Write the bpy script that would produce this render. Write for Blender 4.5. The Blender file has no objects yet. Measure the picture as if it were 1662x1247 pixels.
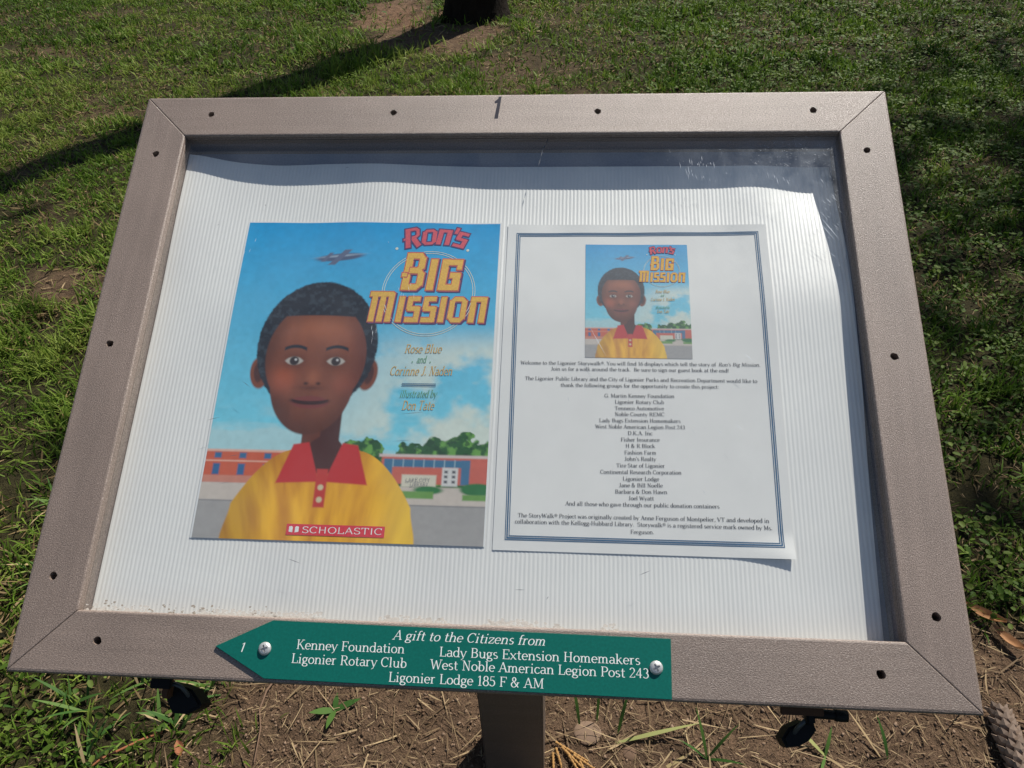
import bpy, bmesh, math, random
import numpy as np
from mathutils import Matrix, Vector

random.seed(7)
RNG = np.random.default_rng(11)
scene = bpy.context.scene
R = math.radians

# ------------------------------------------------------------------ camera
cam_data = bpy.data.cameras.new("camera")
cam = bpy.data.objects.new("camera", cam_data)
scene.collection.objects.link(cam)
cam_data.sensor_width = 36.0
cam_data.lens = 26.595
cam_data.clip_start = 0.02
cam_data.clip_end = 900.0
_x = Vector((0.99741623, 0.06453598, -0.03155891))
_y = -Vector((0.01676289, -0.63624969, -0.77130107))
_z = -Vector((-0.0698560, 0.76877919, -0.63568758))
_m = Matrix((_x, _y, _z)).transposed().to_4x4()
_m.translation = Vector((0.05999694, -0.48402478, 1.28565388))
cam.matrix_world = _m
scene.camera = cam

# ------------------------------------------------------------------ sun, sky, exposure
SUN_EL, SUN_AZ = R(50.0), math.atan2(0.70, 1.0)       # azimuth from +Y towards +X
sun_dir = Vector((math.cos(SUN_EL) * math.sin(SUN_AZ), math.cos(SUN_EL) * math.cos(SUN_AZ), math.sin(SUN_EL)))
world = bpy.data.worlds.new("World")
scene.world = world
world.use_nodes = True
wn = world.node_tree
wn.nodes.clear()
sky = wn.nodes.new("ShaderNodeTexSky")
sky.sky_type = 'NISHITA'
sky.sun_disc = False
sky.sun_elevation = SUN_EL
sky.sun_rotation = SUN_AZ
bg = wn.nodes.new("ShaderNodeBackground")
bg.inputs['Strength'].default_value = 0.060
wo = wn.nodes.new("ShaderNodeOutputWorld")
wn.links.new(sky.outputs[0], bg.inputs['Color'])
wn.links.new(bg.outputs[0], wo.inputs['Surface'])
sun_data = bpy.data.lights.new("sun", 'SUN')
sun_data.energy = 5.0
sun_data.angle = R(0.53)
sun_data.color = (1.0, 0.95, 0.87)
sun = bpy.data.objects.new("sun", sun_data)
scene.collection.objects.link(sun)
sun.rotation_euler = sun_dir.to_track_quat('Z', 'Y').to_euler()
sun.location = (6, 8, 12)
scene.view_settings.view_transform = 'Standard'
scene.view_settings.look = 'None'
scene.view_settings.exposure = 0.38
scene.view_settings.gamma = 1.0
scene.view_settings.use_curve_mapping = False
scene.cycles.max_bounces = 6
scene.cycles.diffuse_bounces = 3
scene.cycles.transparent_max_bounces = 12

# ------------------------------------------------------------------ helpers
def link(o, parent=None, basis=None):
    scene.collection.objects.link(o)
    if parent is not None:
        o.parent = parent
    if basis is not None:
        o.matrix_basis = basis
    return o

def tag(o, label=None, category=None, group=None, kind=None):
    if label: o['label'] = label
    if category: o['category'] = category
    if group: o['group'] = group
    if kind: o['kind'] = kind
    return o

def empty(name, basis=None, parent=None):
    o = bpy.data.objects.new(name, None)
    o.empty_display_size = 0.05
    return link(o, parent, basis)

def mesh_np(name, verts, faces_list, mat, parent=None, basis=None, cols=None, smooth=False):
    """verts (n,3); faces_list = list of (m,k) int arrays; cols (n,3) linear colours."""
    me = bpy.data.meshes.new(name)
    verts = np.asarray(verts, np.float32)
    me.vertices.add(len(verts))
    me.vertices.foreach_set('co', verts.ravel())
    faces_list = [np.asarray(f, np.int32) for f in faces_list if len(f)]
    loops = np.concatenate([f.ravel() for f in faces_list])
    tot = np.concatenate([np.full(len(f), f.shape[1], np.int32) for f in faces_list])
    start = np.concatenate([[0], np.cumsum(tot)[:-1]]).astype(np.int32)
    me.loops.add(len(loops))
    me.loops.foreach_set('vertex_index', loops)
    me.polygons.add(len(tot))
    me.polygons.foreach_set('loop_start', start)
    me.polygons.foreach_set('loop_total', tot)
    me.update(calc_edges=True)
    if cols is not None:
        a = me.attributes.new('col', 'FLOAT_COLOR', 'POINT')
        c = np.ones((len(verts), 4), np.float32)
        c[:, :3] = cols
        a.data.foreach_set('color', c.ravel())
    if smooth:
        me.polygons.foreach_set('use_smooth', np.ones(len(tot), bool))
    if mat is not None:
        me.materials.append(mat)
    o = bpy.data.objects.new(name, me)
    return link(o, parent, basis)

def obj_bm(name, bm, mat, parent=None, basis=None, smooth=False):
    me = bpy.data.meshes.new(name)
    bmesh.ops.recalc_face_normals(bm, faces=bm.faces)
    bm.to_mesh(me); bm.free()
    if smooth:
        for p in me.polygons: p.use_smooth = True
    me.materials.append(mat)
    return link(bpy.data.objects.new(name, me), parent, basis)

def srgb(r, g, b):
    f = lambda c: (c / 255 / 12.92) if c / 255 <= 0.04045 else ((c / 255 + 0.055) / 1.055) ** 2.4
    return (f(r), f(g), f(b))

# numpy value noise
_perm = np.random.default_rng(3).random((256, 256))
def vnoise(x, y, s=0):
    x = np.asarray(x, float) + s * 17.31; y = np.asarray(y, float) + s * 9.77
    xi = np.floor(x).astype(int); yi = np.floor(y).astype(int)
    fx = x - xi; fy = y - yi
    fx = fx * fx * (3 - 2 * fx); fy = fy * fy * (3 - 2 * fy)
    g = lambda a, b: _perm[a % 256, b % 256]
    return (g(xi, yi) * (1 - fx) + g(xi + 1, yi) * fx) * (1 - fy) + (g(xi, yi + 1) * (1 - fx) + g(xi + 1, yi + 1) * fx) * fy
def fbm(x, y, oct=4, s=0):
    t = 0; a = 0.5; n = 0
    for i in range(oct):
        t = t + a * vnoise(x * 2 ** i, y * 2 ** i, s + i * 3); n += a; a *= 0.5
    return t / n
def sm(a, b, x):
    t = np.clip((np.asarray(x, float) - a) / (b - a), 0, 1)
    return t * t * (3 - 2 * t)

# ------------------------------------------------------------------ material helpers
class NT:
    def __init__(s, name):
        s.m = bpy.data.materials.new(name); s.m.use_nodes = True
        s.t = s.m.node_tree; s.t.nodes.clear()
        s.out = s.n('ShaderNodeOutputMaterial')
    def n(s, typ, **kw):
        nd = s.t.nodes.new(typ)
        for k, v in kw.items():
            if k.startswith('_'): setattr(nd, k[1:], v)
            else: nd.inputs[k.replace('__', ' ')].default_value = v
        return nd
    def l(s, a, b): s.t.links.new(a, b)
    def noise(s, vec, scale, detail=4, rough=0.55):
        nd = s.n('ShaderNodeTexNoise', Scale=scale, Detail=detail, Roughness=rough)
        if vec is not None: s.l(vec, nd.inputs['Vector'])
        return nd.outputs['Fac']
    def coord(s, which='Object', scale=None):
        c = s.n('ShaderNodeTexCoord').outputs[which]
        if scale:
            mp = s.n('ShaderNodeMapping'); mp.inputs['Scale'].default_value = scale
            s.l(c, mp.inputs['Vector']); return mp.outputs[0]
        return c
    def ramp(s, fac, stops):
        r = s.n('ShaderNodeValToRGB')
        while len(r.color_ramp.elements) < len(stops): r.color_ramp.elements.new(0.5)
        for e, (p, c) in zip(r.color_ramp.elements, stops):
            e.position = p; e.color = (*c, 1) if len(c) == 3 else c
        s.l(fac, r.inputs[0]); return r.outputs[0]
    def bump(s, h, strength, dist, normal=None):
        b = s.n('ShaderNodeBump', Strength=strength, Distance=dist)
        s.l(h, b.inputs['Height'])
        if normal is not None: s.l(normal, b.inputs['Normal'])
        return b.outputs[0]
    def bsdf(s, col=None, rough=0.5, spec=0.5, metal=0.0, normal=None, rough_in=None):
        b = s.n('ShaderNodeBsdfPrincipled')
        if isinstance(col, tuple): b.inputs['Base Color'].default_value = (*col, 1)
        elif col is not None: s.l(col, b.inputs['Base Color'])
        b.inputs['Roughness'].default_value = rough
        b.inputs['Specular IOR Level'].default_value = spec
        b.inputs['Metallic'].default_value = metal
        if normal is not None: s.l(normal, b.inputs['Normal'])
        if rough_in is not None: s.l(rough_in, b.inputs['Roughness'])
        return b
    def done(s, shader):
        s.l(shader, s.out.inputs['Surface']); return s.m

def mat_flat(name, col, rough=0.5, spec=0.4, metal=0.0):
    t = NT(name)
    nz = t.noise(t.coord(), 600, 3)
    c = t.ramp(nz, [(0.3, tuple(v * 0.88 for v in col)), (0.7, tuple(min(1, v * 1.1) for v in col))])
    return t.done(t.bsdf(c, rough, spec, metal).outputs[0])

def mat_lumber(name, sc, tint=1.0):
    t = NT(name)
    big = t.noise(t.coord(), 9, 4)
    fine = t.noise(t.coord('Object', tuple(v * 1.45 for v in sc)), 1.0, 4, 0.75)
    blot = t.noise(t.coord(), 180, 3)
    c1 = t.ramp(fine, [(0.33, tuple(v * tint for v in (0.130, 0.096, 0.079))), (0.5, tuple(v * tint for v in (0.212, 0.162, 0.133))), (0.68, tuple(v * tint for v in (0.42, 0.34, 0.295)))])
    strk = t.noise(t.coord('Object', (5, 90, 90)), 1.0, 4, 0.6)
    oi = t.n('ShaderNodeObjectInfo')
    ad = t.n('ShaderNodeMath', _operation='ADD'); t.l(big, ad.inputs[0]); t.l(strk, ad.inputs[1])
    rm = t.n('ShaderNodeMath', _operation='MULTIPLY_ADD'); t.l(oi.outputs['Random'], rm.inputs[0]); rm.inputs[1].default_value = 0.16; t.l(ad.outputs[0], rm.inputs[2])
    hf = t.n('ShaderNodeMath', _operation='MULTIPLY'); t.l(rm.outputs[0], hf.inputs[0]); hf.inputs[1].default_value = 0.5
    c2 = t.ramp(hf.outputs[0], [(0.40, (0.84, 0.82, 0.80)), (0.66, (1.12, 1.10, 1.08))])
    mx = t.n('ShaderNodeMix', _data_type='RGBA', _blend_type='MULTIPLY')
    mx.inputs['Factor'].default_value = 1.0
    t.l(c1, mx.inputs['A']); t.l(c2, mx.inputs['B'])
    b1 = t.bump(fine, 0.7, 0.0007)
    b2 = t.bump(blot, 0.15, 0.0006, b1)
    rr = t.ramp(fine, [(0.35, (0.60,) * 3), (0.65, (0.24,) * 3)])
    return t.done(t.bsdf(mx.outputs['Result'], 0.5, 0.85, 0, b2, rr).outputs[0])

M_LUM_H = mat_lumber('plastic_lumber_horizontal', (460, 1200, 900))
M_LUM_V = mat_lumber('plastic_lumber_vertical', (700, 850, 800))
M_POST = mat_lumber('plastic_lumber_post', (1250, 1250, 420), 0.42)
M_DARK_HOLE = mat_flat('hole_dark', (0.03, 0.02, 0.017), 0.8, 0.2)
M_METAL = mat_flat('zinc_screw', (0.62, 0.62, 0.60), 0.38, 0.5, 0.55)
M_BLACK = mat_flat('black_metal', (0.010, 0.010, 0.010), 0.6, 0.18)
M_STEEL = mat_flat('dull_steel', (0.07, 0.08, 0.085), 0.4, 0.4, 0.4)
M_RUST = mat_flat('rust', (0.10, 0.045, 0.02), 0.7, 0.3)
M_GREEN = mat_flat('plaque_green', (0.0035, 0.125, 0.098), 0.42, 0.35)
M_GREENEDGE = mat_flat('plaque_core', (0.55, 0.58, 0.55), 0.5, 0.3)
M_WHITEINK = mat_flat('engraved_white', (0.78, 0.80, 0.78), 0.6, 0.2)
M_INK = mat_flat('black_ink', (0.07, 0.072, 0.08), 0.6, 0.2)
M_BLUEINK = mat_flat('blue_ink', (0.05, 0.13, 0.24), 0.6, 0.2)
M_MARKER = mat_flat('dark_numeral', (0.03, 0.03, 0.045), 0.5, 0.3)
M_RED = mat_flat('red_ink', (0.62, 0.10, 0.13), 0.6, 0.2)
M_NAVY = mat_flat('navy_ink', (0.10, 0.05, 0.14), 0.6, 0.2)
M_YEL = mat_flat('yellow_ink', (0.72, 0.43, 0.09), 0.6, 0.2)
M_REDOUT = mat_flat('red_outline_ink', (0.55, 0.14, 0.10), 0.6, 0.2)
M_TAN = mat_flat('tan_ink', (0.60, 0.36, 0.10), 0.6, 0.2)
M_GRN = mat_flat('green_ink', (0.12, 0.30, 0.16), 0.6, 0.2)
M_LABELRED = mat_flat('label_red_ink', (0.66, 0.05, 0.07), 0.6, 0.2)
M_RING = mat_flat('ring_ink', (0.62, 0.66, 0.58), 0.6, 0.2)
M_SIGNINK = mat_flat('sign_ink', (0.22, 0.22, 0.24), 0.6, 0.2)

def mat_sheet():
    t = NT('corrugated_plastic')
    co = t.coord()
    big = t.noise(co, 14, 3)
    wv = t.n('ShaderNodeTexWave', _wave_type='BANDS', _bands_direction='X')
    wv.inputs['Scale'].default_value = 300 / 3.3 * 2 * math.pi / 20 * 3.3333
    t.l(co, wv.inputs['Vector'])
    c = t.ramp(big, [(0.3, (0.80, 0.79, 0.76)), (0.75, (0.86, 0.85, 0.81))])
    n2 = t.noise(t.coord('Object', (900, 60, 60)), 1.0, 2)
    b = t.bump(n2, 0.25, 0.0004)
    bs = t.bsdf(c, 0.42, 0.9, 0, b)
    gl = t.n('ShaderNodeBsdfGlossy', Roughness=0.48); t.l(b, gl.inputs['Normal'])
    mx = t.n('ShaderNodeMixShader'); mx.inputs[0].default_value = 0.11
    t.l(bs.outputs[0], mx.inputs[1]); t.l(gl.outputs[0], mx.inputs[2])
    return t.done(mx.outputs[0])
M_SHEET = mat_sheet()

def mat_paper(name, col):
    t = NT(name)
    n1 = t.noise(t.coord(), 40, 4)
    c = t.ramp(n1, [(0.3, tuple(v * 0.96 for v in col)), (0.7, col)])
    b = t.bump(t.noise(t.coord(), 2500, 2), 0.15, 0.0002)
    return t.done(t.bsdf(c, 0.55, 0.35, 0, b).outputs[0])
M_PAPER = mat_paper('page_paper', (0.75, 0.745, 0.725))
M_PAPERW = mat_paper('cover_paper', (0.74, 0.75, 0.75))

def mat_col(name, rough=0.5, spec=0.35):
    t = NT(name)
    a = t.n('ShaderNodeAttribute', _attribute_name='col')
    return t.done(t.bsdf(a.outputs['Color'], rough, spec).outputs[0])
M_ART = mat_col('printed_picture', 0.5, 0.4)

def mat_leaf(name, transl=0.3, rough=0.6, spec=0.16):
    t = NT(name)
    a = t.n('ShaderNodeAttribute', _attribute_name='col')
    b = t.bsdf(a.outputs['Color'], rough, spec)
    tr = t.n('ShaderNodeBsdfTranslucent')
    t.l(a.outputs['Color'], tr.inputs['Color'])
    mx = t.n('ShaderNodeMixShader'); mx.inputs[0].default_value = transl
    t.l(b.outputs[0], mx.inputs[1]); t.l(tr.outputs[0], mx.inputs[2])
    return t.done(mx.outputs[0])
M_GRASS = mat_leaf('grass_leaf', 0.32)
M_STRAW = mat_leaf('dry_straw', 0.15, 0.7, 0.2)

def mat_acrylic():
    t = NT('clear_acrylic')
    n1 = t.noise(t.coord(), 35, 3)
    nb = t.bump(n1, 0.05, 0.002)
    lw = t.n('ShaderNodeLayerWeight')
    pw = t.n('ShaderNodeMath', _operation='POWER'); t.l(lw.outputs['Facing'], pw.inputs[0]); pw.inputs[1].default_value = 5.0
    fm = t.n('ShaderNodeMath', _operation='MULTIPLY_ADD')      # Schlick, front and back surface together
    t.l(pw.outputs[0], fm.inputs[0]); fm.inputs[1].default_value = 0.92; fm.inputs[2].default_value = 0.075
    gl = t.n('ShaderNodeBsdfGlossy', Roughness=0.06)
    t.l(nb, gl.inputs['Normal'])
    tp = t.n('ShaderNodeBsdfTransparent')
    tp.inputs['Color'].default_value = (0.95, 0.965, 0.965, 1)
    mx = t.n('ShaderNodeMixShader')
    t.l(fm.outputs[0], mx.inputs[0]); t.l(tp.outputs[0], mx.inputs[1]); t.l(gl.outputs[0], mx.inputs[2])
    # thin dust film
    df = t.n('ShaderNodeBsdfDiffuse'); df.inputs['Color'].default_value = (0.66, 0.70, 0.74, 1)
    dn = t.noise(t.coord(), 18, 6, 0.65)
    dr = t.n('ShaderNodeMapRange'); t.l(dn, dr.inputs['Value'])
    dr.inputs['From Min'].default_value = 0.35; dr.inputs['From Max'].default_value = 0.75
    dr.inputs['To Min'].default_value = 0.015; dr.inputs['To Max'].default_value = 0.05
    # glare towards the upper right corner, painted in as patchy film haze
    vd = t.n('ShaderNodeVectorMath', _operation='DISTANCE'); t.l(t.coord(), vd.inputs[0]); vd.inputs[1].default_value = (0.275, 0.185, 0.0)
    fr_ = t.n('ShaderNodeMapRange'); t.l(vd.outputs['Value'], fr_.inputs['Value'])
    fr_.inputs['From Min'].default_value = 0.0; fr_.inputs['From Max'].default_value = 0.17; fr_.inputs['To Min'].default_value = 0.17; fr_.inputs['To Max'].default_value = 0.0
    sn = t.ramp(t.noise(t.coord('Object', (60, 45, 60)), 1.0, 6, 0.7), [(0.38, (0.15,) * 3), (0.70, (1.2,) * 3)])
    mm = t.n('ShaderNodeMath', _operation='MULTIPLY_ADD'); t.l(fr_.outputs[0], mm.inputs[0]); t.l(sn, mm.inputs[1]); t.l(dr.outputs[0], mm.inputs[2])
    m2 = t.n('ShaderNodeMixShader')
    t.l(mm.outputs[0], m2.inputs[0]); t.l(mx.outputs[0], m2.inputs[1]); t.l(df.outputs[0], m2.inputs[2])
    return t.done(m2.outputs[0])
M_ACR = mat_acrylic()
M_BACK = mat_flat('back_panel_grey', (0.26, 0.30, 0.38), 0.5, 0.3)
def mat_scratch():
    t = NT('scratched_plastic')
    b = t.bsdf((0.82, 0.87, 0.92), 0.4, 0.5); tp = t.n('ShaderNodeBsdfTransparent')
    mx = t.n('ShaderNodeMixShader'); mx.inputs[0].default_value = 0.55
    t.l(tp.outputs[0], mx.inputs[1]); t.l(b.outputs[0], mx.inputs[2]); return t.done(mx.outputs[0])
M_SCRATCH = mat_scratch()

# ================================================================== GROUND
def bare(x, y):
    """0 = full turf, 1 = bare soil"""
    n = fbm(np.asarray(x) * 5, np.asarray(y) * 5, 4, 2) - 0.5
    d1 = np.hypot((x - 0.20) / 0.78, (y - 0.13) / 0.42) + n * 0.75
    b = 1 - sm(0.85, 1.12, d1)
    d2 = np.hypot((x + 1.12) / 0.26, (y - 4.95) / 0.42) + n * 0.9 + (fbm(np.asarray(x) * 14, np.asarray(y) * 14, 3, 77) - 0.5) * 1.6
    b = np.maximum(b, 0.9 * (1 - sm(0.6, 1.3, d2)))
    d3 = np.hypot((x + 0.75) / 0.42, (y - 4.35) / 0.36) + n * 1.0
    b = np.maximum(b, 0.85 * (1 - sm(0.75, 1.15, d3)))
    d4 = np.hypot((x + 0.22) / 0.28, (y - 3.6) / 0.5) + n
    b = np.maximum(b, 0.5 * (1 - sm(0.5, 1.2, d4)))
    d5 = np.hypot((x + 1.56) / 0.22, (y - 1.55) / 0.12) + n
    b = np.maximum(b, 0.8 * (1 - sm(0.6, 1.2, d5)))
    m = fbm(np.asarray(x) * 2.3 + 8, np.asarray(y) * 2.3, 5, 7)
    b = np.maximum(b, 0.55 * sm(0.62, 0.80, m) * (1 - 0.7 * sm(0.3, 1.2, x)))
    return b

def gz(x, y):
    x = np.asarray(x, float); y = np.asarray(y, float)
    h = (fbm(x * 2.2, y * 2.2, 3, 1) - 0.5) * 0.05 * np.clip(np.hypot(x, y) / 1.2, 0.25, 1)
    h = h + (fbm(x * 22, y * 22, 3, 5) - 0.5) * 0.016
    h = h + (fbm(x * 75, y * 75, 2, 9) - 0.5) * 0.006 * (np.abs(y) < 1.2)
    far = sm(12, 60, np.hypot(x, y))
    return h * (1 - far)

def axis(m0, a, b, m1, fine=0.011, mid=0.045, out=400):
    v = list(np.arange(a, b, fine)) + list(np.arange(b, m1, mid)); s = mid
    pre = list(np.arange(m0, a, mid))
    up = []; p = v[-1]
    while p < out: s *= 1.13; p += s; up.append(p)
    dn = []; p = pre[0]; s = mid
    while p > -out: s *= 1.13; p -= s; dn.append(p)
    return np.array(dn[::-1] + pre + v + up)
gx = axis(-4.5, -1.1, 1.3, 3.4); gy = axis(-1.0, -0.2, 0.9, 6.5)
X, Y = np.meshgrid(gx, gy)
V = np.stack([X, Y, gz(X, Y)], -1).reshape(-1, 3)
nx, ny = len(gx), len(gy)
ii = (np.arange(ny - 1)[:, None] * nx + np.arange(nx - 1)[None]).ravel()
Fq = np.stack([ii, ii + 1, ii + 1 + nx, ii + nx], 1)
bm_ = bare(V[:, 0], V[:, 1])
soil = np.array([0.142, 0.095, 0.062]); thatch = np.array([0.040, 0.036, 0.015])
red = np.array([0.19, 0.118, 0.075])
isred = sm(0.5, 0.1, np.hypot(V[:, 0] + 1.1, V[:, 1] - 4.85))[:, None]
sc_ = soil * (1 - isred) + red * isred
gc = thatch + (sc_ - thatch) * bm_[:, None]
def mat_ground():
    t = NT('soil_ground')
    a = t.n('ShaderNodeAttribute', _attribute_name='col')
    co = t.coord()
    n1 = t.noise(co, 28, 6, 0.65); n2 = t.noise(co, 260, 4, 0.7)
    r1 = t.ramp(n1, [(0.3, (0.62, 0.60, 0.58)), (0.7, (1.35, 1.3, 1.25))])
    r2 = t.ramp(n2, [(0.3, (0.55, 0.55, 0.55)), (0.7, (1.4, 1.38, 1.35))])
    m1 = t.n('ShaderNodeMix', _data_type='RGBA', _blend_type='MULTIPLY'); m1.inputs['Factor'].default_value = 1
    m2 = t.n('ShaderNodeMix', _data_type='RGBA', _blend_type='MULTIPLY'); m2.inputs['Factor'].default_value = 1
    t.l(a.outputs['Color'], m1.inputs['A']); t.l(r1, m1.inputs['B'])
    t.l(m1.outputs['Result'], m2.inputs['A']); t.l(r2, m2.inputs['B'])
    b = t.bump(n2, 1.0, 0.008); b = t.bump(n1, 0.8, 0.025, b)
    return t.done(t.bsdf(m2.outputs['Result'], 0.95, 0.15, 0, b).outputs[0])
ground = mesh_np('ground', V, [Fq], mat_ground(), cols=gc, smooth=True)
tag(ground, kind='structure')

# ------------------------------------------------------------------ blades
def blades(P, az, length, width, lean, bend, twist, col, tipcol=None, nseg=3):
    """arrays of n blades -> verts, quads, tris, cols"""
    n = len(P)
    ts = np.linspace(0, 1, nseg + 1)
    d = np.stack([np.cos(az), np.sin(az)], 1)
    cx = np.zeros((n, nseg + 1)); cz = np.zeros((n, nseg + 1))
    for i in range(1, nseg + 1):
        th = lean + bend * (ts[i] + ts[i - 1]) / 2
        cx[:, i] = cx[:, i - 1] + np.sin(th) * length / nseg
        cz[:, i] = cz[:, i - 1] + np.cos(th) * length / nseg
    cz = np.maximum(cz, 0.001 + ts[None] * 0.002)
    px = P[:, None, 0] + d[:, None, 0] * cx; py = P[:, None, 1] + d[:, None, 1] * cx; pz = P[:, None, 2] + cz
    sa = az + np.pi / 2 + twist
    side = np.stack([np.cos(sa), np.sin(sa), np.sin(twist) * 0.6], 1)
    wprof = {3: [0.75, 1.0, 0.62], 4: [0.6, 0.95, 1.0, 0.6], 5: [0.5, 0.85, 1.0, 0.85, 0.5]}[nseg]
    vs = []; cs = []
    tipcol = col if tipcol is None else tipcol
    for i in range(nseg):
        w = (width * wprof[i] / 2)[:, None]
        c = np.stack([px[:, i], py[:, i], pz[:, i]], 1)
        vs += [c - side * w, c + side * w]
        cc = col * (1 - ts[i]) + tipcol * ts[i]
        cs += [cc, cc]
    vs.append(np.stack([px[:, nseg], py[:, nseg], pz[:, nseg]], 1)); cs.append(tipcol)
    k = 2 * nseg + 1
    Vv = np.stack(vs, 1).reshape(-1, 3); Cc = np.stack(cs, 1).reshape(-1, 3)
    b = np.arange(n)[:, None] * k
    quads = np.concatenate([b + np.array([[2 * i, 2 * i + 1, 2 * i + 3, 2 * i + 2]]) for i in range(nseg - 1)])
    tris = b + np.array([[k - 3, k - 2, k - 1]])
    return Vv, quads, tris, Cc

def merge(parts):
    vs, qs, tr, cs = [], [], [], []; o = 0
    for v, q, t_, c in parts:
        vs.append(v); qs.append(q + o); tr.append(t_ + o); cs.append(c); o += len(v)
    return np.concatenate(vs), np.concatenate(qs), np.concatenate(tr), np.concatenate(cs)

def sample(n, x0, x1, y0, y1, trapez=True):
    x = RNG.uniform(x0, x1, n); y = RNG.uniform(y0, y1, n)
    return x, y

def clusters(n, x0, x1, y0, y1, per, r):
    m = max(1, n // per)
    cxs = RNG.uniform(x0, x1, m); cys = RNG.uniform(y0, y1, m)
    i = RNG.integers(0, m, n)
    return cxs[i] + RNG.normal(0, r, n), cys[i] + RNG.normal(0, r, n), i

G_DARK = np.array([0.045, 0.092, 0.009]); G_MID = np.array([0.100, 0.172, 0.018]); G_YEL = np.array([0.225, 0.265, 0.055])
S_COL = np.array([0.30, 0.215, 0.105]); S_COL2 = np.array([0.13, 0.085, 0.04])

def lawn(n, x0, x1, y0, y1, hmul, wmul, per=14, r=0.02, dead=0.19):
    x, y, ci = clusters(n, x0, x1, y0, y1, per, r)
    b = bare(x, y)
    keep = RNG.random(n) > b * 1.02
    x, y, ci = x[keep], y[keep], ci[keep]; n = len(x)
    tall = sm(0.52, 0.72, fbm(x * 3.1, y * 3.1, 3, 21))
    tuft = np.exp(-(((x + 1.22) / 0.34) ** 2 + ((y - 4.0) / 0.32) ** 2)) * 1.6
    right = sm(0.4, 1.3, x)
    ln = (0.024 + 0.030 * RNG.random(n) + 0.030 * tall * (1 - 0.7 * right) + 0.075 * tuft * RNG.random(n)) * hmul
    crng = np.random.default_rng(5).random((int(ci.max()) + 1, 3))
    az = RNG.uniform(0, 2 * np.pi, n)
    lean = np.abs(RNG.normal(0.45, 0.5, n)); bend = RNG.normal(0.8, 0.6, n)
    w = (0.0022 + 0.0022 * RNG.random(n) + 0.0022 * tall * RNG.random(n)) * wmul
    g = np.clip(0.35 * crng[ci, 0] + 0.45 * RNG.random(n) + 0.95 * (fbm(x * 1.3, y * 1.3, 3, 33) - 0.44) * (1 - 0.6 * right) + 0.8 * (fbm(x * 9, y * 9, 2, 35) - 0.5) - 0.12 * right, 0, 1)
    col = np.where((g < 0.5)[:, None], G_DARK + (G_MID - G_DARK) * (g * 2)[:, None], G_MID + (G_YEL - G_MID) * (g * 2 - 1)[:, None] * 0.8)
    isdead = RNG.random(n) < dead * (0.5 + 1.6 * sm(0.45, 0.62, fbm(x * 2.3 + 8, y * 2.3, 5, 7)))
    dc = S_COL2 + (S_COL - S_COL2) * RNG.random(n)[:, None]
    col = np.where(isdead[:, None], dc, col)
    lean = np.where(isdead, lean + 0.7, lean)
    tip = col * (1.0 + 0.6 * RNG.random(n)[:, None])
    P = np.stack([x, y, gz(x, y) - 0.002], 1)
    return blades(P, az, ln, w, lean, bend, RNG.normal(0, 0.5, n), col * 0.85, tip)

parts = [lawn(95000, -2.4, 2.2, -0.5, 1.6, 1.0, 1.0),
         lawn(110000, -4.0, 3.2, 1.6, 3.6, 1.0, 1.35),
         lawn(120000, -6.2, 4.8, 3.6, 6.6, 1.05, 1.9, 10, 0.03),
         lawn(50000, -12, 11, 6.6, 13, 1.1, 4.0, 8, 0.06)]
v, q, t_, c = merge(parts)
grass = mesh_np('lawn_grass', v, [q, t_], M_GRASS, cols=c)
tag(grass, 'short green lawn grass growing behind and beside the framed board', 'grass', kind='stuff')

# broad small leaves of clover and weeds among the grass
def leaves(n, x0, x1, y0, y1, size, dens):
    x, y, ci = clusters(n, x0, x1, y0, y1, 9, 0.025)
    f = fbm(x * 1.7 + 3, y * 1.7, 3, 40) * 0.6 + dens * sm(0.0, 1.2, x)
    keep = (RNG.random(n) < sm(0.25, 0.6, f)) & (RNG.random(n) > bare(x, y) * 1.02)
    x, y, ci = x[keep], y[keep], ci[keep]; n = len(x)
    s = size * RNG.uniform(0.4, 1.15, n)
    el = RNG.uniform(1.0, 1.9, n)
    az = RNG.uniform(0, 2 * np.pi, n)
    tilt = np.abs(RNG.normal(0.35, 0.3, n)); ta = RNG.uniform(0, 2 * np.pi, n)
    nrm = np.stack([np.sin(tilt) * np.cos(ta), np.sin(tilt) * np.sin(ta), np.cos(tilt)], 1)
    u = np.stack([np.cos(az), np.sin(az), np.zeros(n)], 1)
    u -= nrm * np.sum(u * nrm, 1)[:, None]; u /= np.linalg.norm(u, axis=1)[:, None]
    w = np.cross(nrm, u)
    c0 = np.stack([x, y, gz(x, y) + RNG.uniform(0.012, 0.04, n)], 1)
    vs = []
    for a, b, lift in [(-1, 0, 0), (-0.45, -0.48, 0.12), (0.5, -0.42, 0.12), (1, 0, -0.05), (0.5, 0.42, 0.12), (-0.45, 0.48, 0.12)]:
        vs.append(c0 + u * (a * s * el / 2)[:, None] + w * (b * s)[:, None] + nrm * (lift * s)[:, None])
    Vv = np.stack(vs, 1).reshape(-1, 3)
    base = np.arange(n)[:, None] * 6
    Q = np.concatenate([base + np.array([[0, 1, 2, 3]]), base + np.array([[0, 3, 4, 5]])])
    g = RNG.random(n)[:, None]
    col = G_DARK * 1.05 + (np.array([0.14, 0.185, 0.035]) - G_DARK) * g ** 1.6
    return Vv, Q, np.zeros((0, 3), int), np.repeat(col, 6, 0)
v, q, t_, c = merge([leaves(26000, -2.4, 2.2, -0.3, 1.6, 0.011, 0.45), leaves(36000, -3.8, 3.2, 1.6, 3.8, 0.013, 0.45), leaves(30000, -6, 4.8, 3.8, 6.6, 0.018, 0.35)])
tag(mesh_np('clover_leaves', v, [q], M_GRASS, cols=c), 'small round clover and weed leaves spread through the lawn', 'clover', kind='stuff')

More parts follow.
